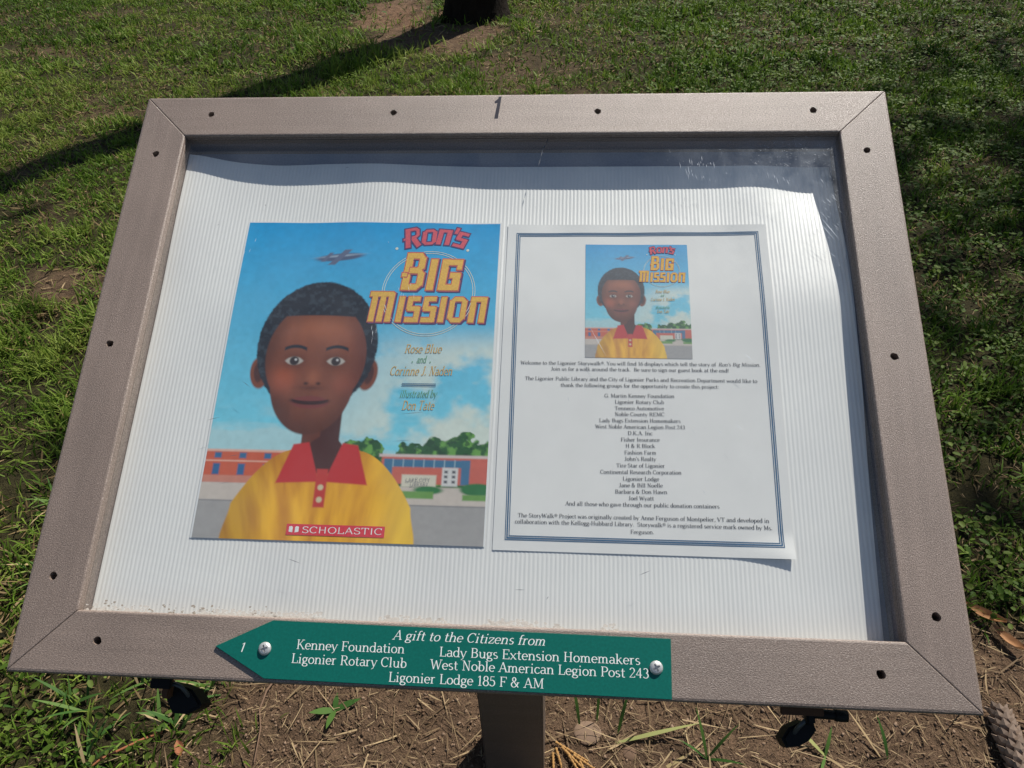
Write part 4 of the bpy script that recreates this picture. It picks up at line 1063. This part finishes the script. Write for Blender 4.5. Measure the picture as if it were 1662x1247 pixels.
    for s in (-1, 1):
        ex_, ey_ = hx + s * 0.078, hy + 0.01
        mix(np.exp(-(((x - ex_) / 0.05) ** 2 + ((y - ey_) / 0.035) ** 2)) * 0.55, dark * 0.7)
        mix(inside(np.maximum(ell(ex_, ey_ + 0.014, 0.038, 0.030), ell(ex_, ey_ - 0.014, 0.038, 0.030))), c(178, 172, 164))
        mix(inside(ell(ex_, ey_, 0.0175, 0.0175)), c(50, 40, 40)); mix(inside(ell(ex_ + .005, ey_ - 0.005, 0.004, 0.004)), c(214, 214, 214))
        br_ = np.abs((y - (ey_ - 0.058)) - 1.6 * (x - ex_) ** 2 * 4) - 0.0065
        mix(inside(np.maximum(br_, np.abs(x - ex_) - 0.042)), hair)
        mix(np.exp(-(((x - hx - s * 0.115) / 0.045) ** 2 + ((y - hy - 0.10) / 0.04) ** 2)) * 0.30 * fm, c(176, 96, 76))
        mix(inside(ell(hx + s * 0.022, hy + 0.098, 0.009, 0.006)), dark * 0.5)
    mix(np.exp(-(((x - hx) / 0.022) ** 2 + ((y - hy - 0.075) / 0.03) ** 2)) * 0.6 * fm, lite)
    mix(np.exp(-(((x - hx) / 0.045) ** 2 + ((y - hy - 0.115) / 0.010) ** 2)) * 0.6 * fm, dark)
    mix(inside(ell(hx, hy + 0.170, 0.068, 0.024)), c(120, 58, 52)); mix(inside(np.maximum(ell(hx, hy + 0.164, 0.070, 0.016), -(ell(hx, hy + 0.150, 0.075, 0.019)))), dark * 0.5)
    mix(inside(np.abs((y - hy - 0.168) + 1.2 * (x - hx) ** 2) - 0.0022) * inside(np.abs(x - hx) - 0.066), dark * 0.35)
    # small plain aeroplane
    px, py = 0.386, 0.158
    mix(inside(ell(px, py, 0.092, 0.016, -0.10)), c(74, 88, 116)); mix(inside(ell(px, py - 0.006, 0.07, 0.004, -0.10)), c(150, 168, 186))
    mix(inside(np.maximum(np.abs(x - px + (y - py) * 0.9) - 0.014, np.abs(y - py) - 0.034)), c(92, 102, 128)); mix(inside(np.maximum(np.abs(x - px + 0.05 + (y - py) * 0.8) - 0.008, np.abs(y - py) - 0.020)), c(92, 102, 128))
    return np.clip(C, 0, 1)

def print_mesh(name, x0, x1, y0, y1, nx, ny, off, parent, basis, ox, oy, fade=0.0):
    u, v = np.meshgrid(np.linspace(0, 1, nx), np.linspace(0, 1, ny)); u = u.ravel(); v = v.ravel()
    x = x0 + u * (x1 - x0); y = y1 - v * (y1 - y0)
    C = art(u, v)
    C = C * (1 - fade) + fade * np.array([0.45, 0.47, 0.5])
    z = -depth(x, y) + off
    i = (np.arange(ny - 1)[:, None] * nx + np.arange(nx - 1)[None]).ravel()
    F = np.stack([i, i + nx, i + nx + 1, i + 1], 1)
    return mesh_np(name, np.stack([x - ox, y - oy, z], 1), [F], M_ART, parent, basis, cols=C, smooth=True)

def cover_ink(x0, x1, y0, y1, parent, zf, off, small=False):
    W_, H_ = x1 - x0, y1 - y0
    f = lambda u, v: (x0 + u * W_, y1 - v * H_)
    I = Matrix.Identity(4)
    K = {}
    def ink_(k): return K.setdefault(k, Ink())
    cxy = f(0.7424, 0.2477); rx, ry = 0.177 * W_, 0.144 * H_
    for s in (1.0, 0.955): ink_('ring').path([(cxy[0] + rx * s * math.cos(a * math.pi / 24), cxy[1] + ry * s * math.sin(a * math.pi / 24)) for a in range(49)], 0.0024 * W_)
    T = .22
    D = {  # heavy rounded square capitals, x 0..~.6
     'B': (.74, [L_(.14, 0, .14, 1, w=T), L_(-.02, .40, .14, .40, w=.10), L_(.1, .93, .48, .93, .56, .84, .56, .62, .46, .53, w=.15), L_(.2, .52, .50, .52, .60, .42, .60, .16, .50, .07, .1, .07, w=.15), L_(.56, .88, .56, .58, w=.2), L_(.60, .46, .60, .12, w=.2)]),
     'I': (.36, [L_(.16, 0, .16, .84, w=T)]),
     'G': (.74, [L_(.62, .56, .62, .76, .10, .76, w=.15), L_(.15, .84, .15, 0, w=T), L_(.10, .07, .62, .07, w=.15), L_(.58, 0, .58, .44, w=.24), L_(.36, .40, .68, .40, w=.14)]),
     'M': (1.0, [L_(.14, 0, .14, .92, w=T), L_(-.08, .92, .50, .92, w=.16), L_(.47, .98, .47, 0, w=T), L_(.42, .92, .80, .92, .84, .86, w=.16), L_(.80, .96, .80, 0, w=T)]),
     'S': (.60, [L_(.50, .77, .14, .77, w=.15), L_(.12, .84, .12, .42, w=.20), L_(.06, .44, .50, .44, w=.15), L_(.46, .50, .46, 0, w=.20), L_(.50, .07, .02, .07, w=.15)]),
     'O': (.78, [L_(.13, .12, .13, .72, w=.2), L_(.13, .68, .22, .77, .50, .77, .61, .68, w=.14), L_(.61, .72, .61, .12, w=.2), L_(.61, .16, .52, .07, .22, .07, .13, .16, w=.14)]),
     'N': (.70, [L_(.13, 0, .13, .84, w=T), L_(.02, .77, .54, .77, w=.15), L_(.54, .84, .54, 0, w=T)]),
     'R': (.78, [L_(.14, 0, .14, 1, w=T), L_(-.06, .46, .14, .46, w=.10), L_(.1, .93, .50, .93, .60, .84, .60, .60, .48, .50, .2, .50, w=.14), L_(.36, .50, .64, 0, w=.22)]),
     "'": (.30, [L_(.14, .62, .18, .96, w=.16)])}
    D = {k: (a * 1.07, g) for k, (a, g) in D.items()}
    def word(txt, u0, u1, vb, hgt, fill, out, sl=0.13, shadow=None):
        p0, p1 = f(u0, vb), f(u1, vb); sz = hgt * H_
        if shadow: ink_(shadow).line(txt, (p0[0] + 0.006 * W_, p0[1] - 0.0045 * W_), (p1[0] + 0.006 * W_, p1[1] - 0.0045 * W_), sz, slant=sl, grow=0.035, glyphs=D)
        ink_(out).line(txt, p0, p1, sz, slant=sl, grow=0.032, glyphs=D); ink_(fill).line(txt, p0, p1, sz, slant=sl, glyphs=D)
    word('BIG', .632, .865, .2388, .128, 'yel', 'redout', shadow='navy0'); word('MISSION', .520, .968, .3465, .1, 'yel', 'redout', shadow='navy0')
    for ch, u, v, a, s in (('R', .636, .094, .22, 1.0), ('O', .696, .081, .08, .95), ('N', .752, .077, -.05, .95), ("'", .806, .076, -.12, .95), ('S', .816, .081, -.26, .98)):
        sz = .068 * H_ * s; wd = D[ch][0] * sz * 1.02
        p = np.array(f(u, v)); d = np.array([math.cos(a), math.sin(a)]) * wd
        ink_('navy').line(ch, p, p + d, sz, slant=.12, grow=0.06, glyphs=D); ink_('red').line(ch, p, p + d, sz, slant=.12, glyphs=D)
    for u, v in ((.6044, .0946), (.8799, .097)):
        c0 = f(u, v); ink_('ring').poly([(c0[0] + .006 * W_ * math.cos(a * .785), c0[1] + .006 * W_ * math.sin(a * .785)) for a in range(8)])
    kw = dict(slant=0.28, thick=.13, thin=.06)
    ink_('tan').line('Rose Blue', f(.6732, .447), f(.8101, .4454), .028 * H_, **kw); ink_('grn').line('and', f(.722, .4771), f(.757, .4764), .022 * H_, **kw)
    for u in (.7067, .7723): c0 = f(u, .4745); ink_('grn').poly([(c0[0] + .003 * W_ * math.cos(a), c0[1] + .003 * W_ * math.sin(a)) for a in (0, 1.57, 3.14, 4.71)])
    ink_('tan').line('Corinne J. Naden', f(.6266, .5172), f(.8556, .5143), .028 * H_, **kw)
    for dv in (0, .006): ink_('rule').path([f(.6755, .542 + dv), f(.80, .542 + dv)], .0028 * W_)
    ink_('grn').line('illustrated by', f(.6716, .5844), f(.8055, .5824), .022 * H_, **kw); ink_('tan').line('Don Tate', f(.6822, .6222), f(.7985, .6202), .028 * H_, **kw)
    ink_('sign').line('LAKE CITY', f(.72, .8304), f(.806, .8287), .011 * H_, thick=.09, thin=.09, serif=False); ink_('sign').line('LIBRARY', f(.7364, .8427), f(.8012, .8414), .011 * H_, thick=.09, thin=.09, serif=False)
    ms = dict(ring=M_RING, navy0=M_NAVY, redout=M_REDOUT, navy=M_NAVY, red=M_RED, yel=M_YEL, tan=M_TAN, grn=M_GRN, rule=M_BLUEINK, sign=M_SIGNINK)
    nm = dict(ring='ring_line', navy0='title_shadow', redout='title_outline', navy='title_outline', red='title_lettering', yel='title_lettering', tan='credit_lettering', grn='credit_lettering', rule='credit_rule', sign='sign_lettering')
    order = ['ring', 'navy0', 'redout', 'navy', 'red', 'yel', 'tan', 'grn', 'rule', 'sign']
    for j, k in enumerate(order):
        if small and k in ('sign', 'rule', 'navy0'): continue
        K[k].build(nm[k], ms[k], parent, I, zf, off + j * 3e-5)
    if not small:
        lb = Ink(); n = 12
        for i in range(n):
            a, b = i / n, (i + 1) / n; u0, u1 = .3257 + (.6645 - .3257) * a, .3257 + (.6645 - .3257) * b
            lb.poly([f(u0, .9548), f(u1, .9548), f(u1, .9850), f(u0, .9850)])
        lo_ = lb.build('publisher_label', M_LABELRED, parent, I, zf, off + 1e-4)
        k2 = Ink(); k2.line('SCHOLASTIC', f(.380, .9785), f(.6575, .9775), .0175 * H_, thick=.10, thin=.075, serif=False)
        c0 = f(.352, .9700); w, h = .017 * W_, .008 * H_
        for s in (-1, 1):
            k2.poly([(c0[0] + s * .0006 * 1.5, c0[1] - h), (c0[0] + s * w, c0[1] - h * .75), (c0[0] + s * w, c0[1] + h), (c0[0] + s * w * .5, c0[1] + h * 1.15), (c0[0] + s * .0006 * 1.5, c0[1] + h * .8)])
        k2.build('publisher_lettering', M_WHITEINK, lo_, I, zf, 1e-4 + off + 4e-5)

def paper_mesh(name, x0, x1, y0, y1, mat, off, ox, oy, basis, curl=0.0, skew=0.0):
    nx, ny = 90, 110
    u, v = np.meshgrid(np.linspace(0, 1, nx), np.linspace(0, 1, ny)); u = u.ravel(); v = v.ravel()
    x = x0 + u * (x1 - x0); y = y0 + v * (y1 - y0)
    z = -depth(x, y) + off + lift(x, y, x0, x1, y0, y1, curl)
    i = (np.arange(ny - 1)[:, None] * nx + np.arange(nx - 1)[None]).ravel()
    return mesh_np(name, np.stack([x - ox, y - oy, z], 1), [np.stack([i, i + 1, i + 1 + nx, i + nx], 1)], mat, None, basis, smooth=True)
def lift(x, y, x0, x1, y0, y1, curl):
    d = np.clip(1 - np.hypot((x - x1) / 0.05, (y - y0) / 0.020), 0, 1)
    w = 0.00035 * np.sin(x * 90 + 1) * np.exp(-np.abs(y - y1) / 0.02) + 0.0003 * (fbm(x * 25, y * 25, 2, 12) - 0.5)
    return w + curl * d ** 1.5

# picture cover print
CX0, CX1, CY0, CY1 = -0.2271, 0.0004, -0.1537, 0.1297
ox, oy = (CX0 + CX1) / 2, (CY0 + CY1) / 2
BC = MB @ Matrix.Translation((ox, oy, 0))
def zc_(x, y):
    X1, Y1 = x + ox, y + oy
    return -depth(X1, Y1) + lift(X1, Y1, CX0, CX1, CY0, CY1, 0.0)
cover = paper_mesh('cover_print', CX0 - 0.0016, CX1 + 0.0012, CY0 - 0.0002, CY1 + 0.0012, M_PAPERW, 0.0006, ox, oy, BC)
tag(cover, 'glossy blue and yellow picture book cover print on the left of the sheet', 'poster')
pic = print_mesh('picture', CX0, CX1, CY0, CY1, 330, 410, 0.0, cover, Matrix.Identity(4), ox, oy)
co = np.empty(len(pic.data.vertices) * 3, np.float32); pic.data.vertices.foreach_get('co', co); co = co.reshape(-1, 3)
co[:, 2] = zc_(co[:, 0], co[:, 1]) + 0.0008; pic.data.vertices.foreach_set('co', co.ravel())
cover_ink(CX0 - ox, CX1 - ox, CY0 - oy, CY1 - oy, cover, zc_, 0.00095)

# text page
PX0, PX1, PY0, PY1 = 0.0075, 0.2308, -0.1558, 0.1294
px_, py_ = (PX0 + PX1) / 2, (PY0 + PY1) / 2
BP = MB @ Matrix.Translation((px_, py_, 0))
CURL = 0.0035
def zp_(x, y):
    X1, Y1 = x + px_, y + py_
    return -depth(X1, Y1) + lift(X1, Y1, PX0, PX1, PY0, PY1, CURL)
page = paper_mesh('text_page', PX0, PX1, PY0, PY1, M_PAPER, 0.0006, px_, py_, BP, CURL)
tag(page, 'white page with blue border and donor names on the right of the sheet', 'page')
LINES = [
  ('Welcome to the Ligonier Storywalk®. You will find 16 displays which tell the story of', [0.0234, -0.0053], [0.1812, -0.0045], 0),
  ("Ron's Big Mission.", [0.1830, -0.0045], [0.2161, -0.0043], 1),
  ('Join us for a walk around the track.  Be sure to sign our guest book at the end!', [0.0483, -0.0103], [0.1911, -0.0096], 0),
  ('The Ligonier Public Library and the City of Ligonier Parks and Recreation Department would like to', [0.0274, -0.0189], [0.2128, -0.0182], 0),
  ('thank the following groups for the opportunity to create this project:', [0.0564, -0.0242], [0.1826, -0.0236], 0),
  ('G. Martin Kenney Foundation', [0.0917, -0.0327], [0.1472, -0.0321], 0), ('Ligonier Rotary Club', [0.0999, -0.0378], [0.1389, -0.0374], 0),
  ('Tenneco Automotive', [0.0998, -0.0431], [0.1387, -0.0426], 0), ('Noble County REMC', [0.0998, -0.0481], [0.139, -0.0476], 0),
  ('Lady Bugs Extension Homemakers', [0.0875, -0.0535], [0.1513, -0.0527], 0), ('West Noble American Legion Post 243', [0.0845, -0.0586], [0.1545, -0.0579], 0),
  ('D.K.A. Inc', [0.1098, -0.0635], [0.1293, -0.0633], 0), ('Fisher Insurance', [0.1043, -0.0689], [0.1346, -0.0684], 0), ('H & R Block', [0.108, -0.0739], [0.131, -0.0736], 0),
  ('Fashion Farm', [0.107, -0.0793], [0.1317, -0.0789], 0), ("John's Realty", [0.107, -0.0843], [0.1316, -0.084], 0), ('Tire Star of Ligonier', [0.1008, -0.0897], [0.1381, -0.0892], 0),
  ('Continental Research Corporation', [0.0883, -0.0951], [0.1505, -0.0942], 0), ('Ligonier Lodge', [0.1055, -0.1001], [0.1334, -0.0997], 0), ('Jane & Bill Noelle', [0.1026, -0.1052], [0.136, -0.1047], 0),
  ('Barbara & Don Hawn', [0.0996, -0.1103], [0.1393, -0.1096], 0), ('Joel Wyatt', [0.1097, -0.1151], [0.1291, -0.1148], 0),
  ('And all those who gave through our public donation containers', [0.0618, -0.1205], [0.1779, -0.1196], 0),
  ('The StoryWalk® Project was originally created by Anne Ferguson of Montpelier, VT and developed in', [0.0257, -0.1305], [0.2141, -0.1293], 0),
  ('collaboration with the Kellogg-Hubbard Library.  Storywalk® is a registered service mark owned by Ms.', [0.0237, -0.1353], [0.216, -0.1346], 0),
  ('Ferguson.', [0.1109, -0.1406], [0.1286, -0.1403], 0)]
ink = Ink(); sh_ = np.array([px_, py_])
for txt, p0, p1, it in LINES:
    ink.line(txt, np.array(p0) - sh_, np.array(p1) - sh_, 0.0031, thick=.125, thin=.06, slant=0.22 if it else 0)
ink.build('page_lettering', M_INK, page, Matrix.Identity(4), zp_, 0.00085)
ink = Ink()
QB = [(0.0156, 0.1201), (0.2236, 0.1220), (0.2234, -0.1473), (0.0168, -0.1477)]
cq = np.mean(QB, 0)
for d, w in ((0.0, 0.0006), (0.0014, 0.0010), (0.0029, 0.0006)):
    cs_ = []
    for x, y in QB: cs_.append((x - math.copysign(d, x - cq[0]) - px_, y - math.copysign(d, y - cq[1]) - py_))
    for k in range(4):
        a, b = np.array(cs_[k]), np.array(cs_[(k + 1) % 4]); pts = [a + (b - a) * t for t in np.linspace(-0.0012, 1.0012, 40)]
        ink.path(pts, w)
ink.build('border_line', M_BLUEINK, page, Matrix.Identity(4), zp_, 0.0008)
TX0, TX1, TY0, TY1 = 0.0759, 0.1628, 0.0015, 0.1089
th = print_mesh('cover_thumbnail', TX0, TX1, TY0, TY1, 130, 160, 0.0, page, Matrix.Identity(4), px_, py_, 0.14)
co = np.empty(len(th.data.vertices) * 3, np.float32); th.data.vertices.foreach_get('co', co); co = co.reshape(-1, 3)
co[:, 2] = zp_(co[:, 0], co[:, 1]) + 0.0008; th.data.vertices.foreach_set('co', co.ravel())
cover_ink(TX0 - px_, TX1 - px_, TY0 - py_, TY1 - py_, th, zp_, 0.00095, small=True)

# ================================================================== SMALL THINGS ON THE GROUND
def gp(x, y, dz=0.0): return Vector((x, y, float(gz(x, y)) + dz))

def bladeset(name, label, cat, x, y, specs, mat=None, part=None, group=None):
    """specs: list of (dx,dy,azimuth,length,width,lean,bend,colour). One thing; each blade a child."""
    root = empty(name, Matrix.Translation(gp(x, y))); tag(root, label, cat, group)
    for dx, dy, az, ln, w, lean, bend, col in specs:
        a = lambda v: np.array([v], float)
        v, q, t_, c = blades(np.array([[dx, dy, 0.0]]), a(az), a(ln), a(w), a(lean), a(bend), a(0.15), np.array([col]), np.array([col]) * 1.15, nseg=5)
        mesh_np(part or 'leaf', v, [q, t_], mat or M_GRASS, root, cols=c, smooth=True)
    return root
GR = (0.075, 0.150, 0.030); GR2 = (0.045, 0.11, 0.022); PALE = (0.34, 0.36, 0.13); STR = (0.42, 0.31, 0.17)
bladeset('grass_sprig', 'three upright green blades on the soil just right of the post', 'grass sprig', 0.125, 0.150, [(-0.03, 0, 1.9, .10, .006, .3, .5, GR), (0.0, 0.01, 1.5, .11, .005, .2, .5, GR), (0.035, -.01, 1.2, .09, .006, .35, .6, GR)])
bladeset('grass_sprig', 'forked grass sprig on the soil below the right part of the lower rail', 'grass sprig', 0.305, 0.105, [(0, 0, 1.9, .09, .006, .5, .5, GR), (0, 0, .6, .085, .005, .6, .4, GR), (0, 0, -0.4, .07, .005, .8, .4, GR2), (0, 0, 2.8, .06, .005, .8, .5, GR2)])
bladeset('grass_sprig', 'small leafy sprig on the soil below the right padlock', 'grass sprig', 0.50, 0.120, [(0, 0, 2.4, .075, .007, 1.1, .4, PALE), (0, 0, 1.2, .05, .006, .9, .4, GR), (0, 0, 4.2, .05, .005, 1.0, .4, GR), (0, 0, 5.4, .05, .004, 1.0, .4, STR)])
bladeset('grass_sprig', 'dark green blade beside a dry stem near the right end of the lower rail', 'grass sprig', 0.60, 0.12, [(0, 0, 1.9, .075, .007, .5, .6, GR2), (-.01, 0.0, 2.1, .09, .004, 1.2, .2, STR)])
bladeset('weed_seedling', 'small weed with broad toothed leaves left of the post', 'weed', -0.335, 0.155, [(0, 0, 3.4, .045, .014, 1.2, .35, GR), (0, 0, .4, .05, .012, 1.2, .35, GR2), (0, 0, 4.6, .04, .012, 1.15, .4, GR), (0, 0, 1.6, .03, .010, 1.1, .4, GR2)])
bladeset('grass_stalk', 'long pale green stalk lying across the soil beside the left padlock', 'stalk', -0.56, 0.205, [(0, 0, 0.12, .17, .008, 1.45, .05, PALE)])
bladeset('grass_stalk', 'long bent pale stalk lying on the soil right of the post', 'stalk', 0.155, 0.123, [(0, 0, 0.22, .15, .007, 1.38, .12, PALE), (.01, .0, -2.6, .03, .004, 1.4, .1, STR)])
bladeset('grass_stalk', 'crossed dry straw stems lying on the soil below the right half of the plaque', 'stalk', 0.22, 0.08, [(0, 0, 0.9, .14, .003, 1.5, 0, STR), (0.02, 0, 0.7, .12, .003, 1.45, 0, STR), (-.03, .02, -.9, .09, .003, 1.4, .1, STR), (-.09, .04, -1.0, .1, .003, 1.4, .1, STR), (0.0, 0.0, 0.5, .1, .006, 1.5, 0, (.36, .28, .13))])
# coarse crab grass tufts at the lower left
specs_pos = [(-0.70, 0.20), (-0.80, 0.13), (-0.62, 0.12), (-0.90, 0.24), (-0.75, 0.06), (-0.66, 0.27), (-0.98, 0.12), (-1.02, 0.42), (-1.10, 0.62), (-0.84, 0.34), (-0.57, 0.19)]
words = ['below the lower left corner of the frame', 'left of the brown leaf near the bottom edge', 'just left of the bare soil', 'by the left edge under the frame corner', 'at the very bottom left', 'tucked under the lower rail left of the padlock',
         'at the left edge near the bottom corner', 'outside the lower part of the left rail', 'beside the left rail further up', 'behind the lower left corner', 'beside the red stem']
for i, ((x, y), wd) in enumerate(zip(specs_pos, words)):
    sp = []
    for k in range(11):
        az = random.uniform(0, 6.28); g = random.random()
        col = tuple(np.array(GR2) * (1 - g) + np.array((0.12, 0.20, 0.045)) * g) if random.random() < 0.85 else STR
        sp.append((random.uniform(-.02, .02), random.uniform(-.02, .02), az, random.uniform(.045, .095), random.uniform(.004, .008), random.uniform(.5, 1.2), random.uniform(.1, .7), col))
    bladeset('crabgrass_tuft', 'coarse green grass tuft ' + wd, 'grass tuft', x, y, sp, group='coarse grass tufts at the lower left')

def twig(name, label, cat, pts, r, mat):
    P0 = gp(pts[0][0], pts[0][1])
    ps = [gp(x, y, dz) - P0 for x, y, dz in pts]
    vv, ff = tube(ps, [r * (1 - 0.5 * i / (len(ps) - 1)) for i in range(len(ps))], 7, 0.15, 3)
    o = mesh_np(name, vv, [ff], mat, None, Matrix.Translation(P0), smooth=True); tag(o, label, cat); return o
M_TWIG = mat_flat('twig_bark', (0.16, 0.10, 0.065), 0.8, 0.2)
M_REDSTEM = mat_flat('red_stem', (0.30, 0.11, 0.05), 0.5, 0.4)
twig('twig', 'thin grey brown twig lying on the soil left of the post', 'twig', [(-0.462, 0.215, .004), (-0.468, 0.185, .010), (-0.470, 0.150, .006), (-0.455, 0.115, .010), (-0.450, 0.06, .005)], 0.0022, M_TWIG)
twig('red_stem', 'upright reddish stem left of the left padlock', 'stem', [(-0.640, 0.215, .06), (-0.642, 0.19, .05), (-0.638, 0.165, .02), (-0.636, 0.15, .0)], 0.0028, M_REDSTEM)
twig('red_stem', 'reddish stem lying at the bottom edge left of the bare soil', 'stem', [(-0.63, 0.105, .008), (-0.66, 0.085, .010), (-0.71, 0.05, .012), (-0.74, 0.02, .01)], 0.003, M_REDSTEM)
twig('twig', 'dark twig lying on the soil behind the pine cone', 'twig', [(0.80, 0.20, .005), (0.85, 0.185, .008), (0.91, 0.15, .005)], 0.003, M_TWIG)
twig('twig', 'pale dry stem beside the lower right corner of the frame', 'twig', [(0.775, 0.50, .02), (0.80, 0.45, .012), (0.83, 0.405, .006)], 0.0025, mat_flat('pale_stem', (0.42, 0.32, 0.2), 0.8, 0.2))

def dead_leaf(label, x, y, L, W, az, col, curl, seed):
    rg = np.random.default_rng(seed); nx, ny = 9, 5; vs = []
    for i in range(nx):
        for j in range(ny):
            u = i / (nx - 1); v = j / (ny - 1) * 2 - 1
            w = W / 2 * math.sin(math.pi * min(1, u * 0.94 + 0.04)) ** 0.8
            vs.append((L * (u - 0.5), v * w, curl * (v * v) * w + curl * 0.4 * L * (u - 0.5) ** 2 * 2 + rg.normal(0, 0.0008)))
    F = [(i * ny + j, i * ny + j + 1, (i + 1) * ny + j + 1, (i + 1) * ny + j) for i in range(nx - 1) for j in range(ny - 1)]
    c = np.array([col] * len(vs)) * (0.75 + 0.5 * rg.random((len(vs), 1)))
    o = mesh_np('dry_leaf', np.array(vs), [np.array(F)], M_STRAW, None, Matrix.Translation(gp(x, y, .012)) @ Matrix.Rotation(az, 4, 'Z') @ Matrix.Rotation(0.25, 4, 'Y'), cols=c, smooth=True)
    tag(o, label, 'leaf')
dead_leaf('small red brown leaf among the grass at the bottom left', -0.585, 0.075, .038, .016, 2.2, (0.26, 0.10, 0.05), .5, 1)
dead_leaf('tan curled leaf against the right rail, the upper of the pair', 0.865, 0.40, .075, .022, 2.3, (0.42, 0.22, 0.10), .9, 2)
dead_leaf('tan curled leaf beside the right rail, the lower of the pair', 0.885, 0.345, .070, .020, 2.0, (0.36, 0.19, 0.09), .9, 3)

def rock(name, label, cat, x, y, sx, sy, sz, mat, seed):
    bm = bmesh.new(); bmesh.ops.create_icosphere(bm, subdivisions=3, radius=1)
    rg = random.Random(seed)
    for v in bm.verts:
        k = 1 + 0.22 * (float(fbm(v.co.x * 1.6 + seed, v.co.y * 1.6 + v.co.z, 3, 5)) - 0.5)
        v.co = Vector((v.co.x * sx * k, v.co.y * sy * k, v.co.z * sz * k))
    o = obj_bm(name, bm, mat, None, Matrix.Translation(gp(x, y)), smooth=True); tag(o, label, cat)
rock('stone', 'flat tan stone half buried in the soil right of the post', 'stone', 0.108, 0.138, 0.024, 0.021, 0.0038, mat_flat('tan_stone', (0.19, 0.13, 0.09), 0.9, 0.1), 3)
rock('stone', 'small dark pebble near the yellow scale twig by the post', 'stone', 0.135, 0.060, 0.008, 0.008, 0.007, mat_flat('dark_pebble', (0.03, 0.03, 0.035), 0.5, 0.4), 5)
rock('stone', 'round brown clod among the stalks right of the flat stone', 'stone', 0.180, 0.108, 0.014, 0.012, 0.004, mat_flat('soil_clod', (0.14, 0.09, 0.06), 0.9, 0.1), 8)

# dry scale-leaved conifer twig
root = empty('conifer_sprig', Matrix.Translation(gp(0.085, 0.085))); tag(root, 'dry orange brown conifer sprig with scaly branchlets against the foot of the post', 'sprig')
M_SCALE = mat_flat('dry_scale_leaf', (0.36, 0.20, 0.07), 0.8, 0.2)
for k, (x0, y0, a, L) in enumerate([(-.03, .03, -0.5, .055), (-.02, .022, -.75, .06), (-.03, .02, -1.25, .05), (-.012, .015, -1.0, .06), (0.0, .01, -.55, .05), (-.035, .012, -1.5, .04), (.01, 0.0, -1.1, .045)]):
    lst = []
    for j in range(9):
        t_ = j / 8; lst.append(tube([(x0 + L * t_ * math.cos(a), y0 + L * t_ * math.sin(a), .010), (x0 + L * (t_ + .11) * math.cos(a), y0 + L * (t_ + .11) * math.sin(a), .011)], [.0034 * (1 - .3 * t_), .0016], 5))
    vv, ff = join_q(lst); mesh_np('branchlet', vv, [ff], M_SCALE, root, smooth=False)

# pine cone
M_CONE = mat_flat('cone_scale', (0.22, 0.16, 0.12), 0.7, 0.25)
M_CONEC = mat_flat('cone_core', (0.05, 0.03, 0.02), 0.9, 0.1)
root = empty('pine_cone', Matrix.Translation(gp(0.800, 0.140, 0.017)) @ Matrix.Rotation(R(-4), 4, 'Z')); tag(root, 'long brown pine cone lying on the soil beside the lower right corner of the frame', 'pine cone')
CL, CR = 0.130, 0.0180
prof = lambda t: CR * (math.sin(math.pi * min(1, 0.12 + t * 0.84)) ** 0.55)
vv, ff = tube([(0, CL * (0.5 - i / 12), 0) for i in range(13)], [max(0.002, prof(i / 12) * 0.78) for i in range(13)], 12)
mesh_np('core', vv, [ff], M_CONEC, root, smooth=True)
sme = None; ns = 84
bm = bmesh.new(); n = 5
pts = [(-.5, 0, 0), (-.42, .55, .10), (0, 1.0, .16), (.42, .55, .10), (.5, 0, 0), (0, 0.45, .24)]
vv_ = [bm.verts.new(p) for p in pts]; lo_ = [bm.verts.new((p[0] * .9, p[1] * .92, p[2] - .14)) for p in pts[:5]]
for a in range(4): bm.faces.new((vv_[a], vv_[a + 1], vv_[5])); bm.faces.new((lo_[a], lo_[a + 1], vv_[a + 1], vv_[a]))
bm.faces.new((vv_[4], vv_[0], vv_[5])); bm.faces.new(lo_[::-1])
sme = bpy.data.meshes.new('scale'); bmesh.ops.recalc_face_normals(bm, faces=bm.faces); bm.to_mesh(sme); bm.free(); sme.materials.append(M_CONE)
for k in range(ns):
    t_ = 0.02 + 0.96 * k / ns; a = k * 2.39996; rr = prof(t_)
    y = CL * (0.5 - t_)
    pos = Vector((math.cos(a) * rr * 0.70, y, math.sin(a) * rr * 0.70)); nrm = Vector((math.cos(a), 0.0, math.sin(a)))
    ydir = (Vector((0, 1, 0)) * 1.0 + nrm * random.uniform(0.3, 0.62)).normalized()
    xd = ydir.cross(nrm).normalized(); zd = xd.cross(ydir)
    s = 0.0205 * (0.6 + 0.4 * rr / CR) * random.uniform(0.85, 1.12)
    o = bpy.data.objects.new('scale', sme); link(o, root, Matrix.Translation(pos) @ Matrix((xd, ydir, zd)).transposed().to_4x4() @ Matrix.Diagonal((s * .85, s, s, 1)))
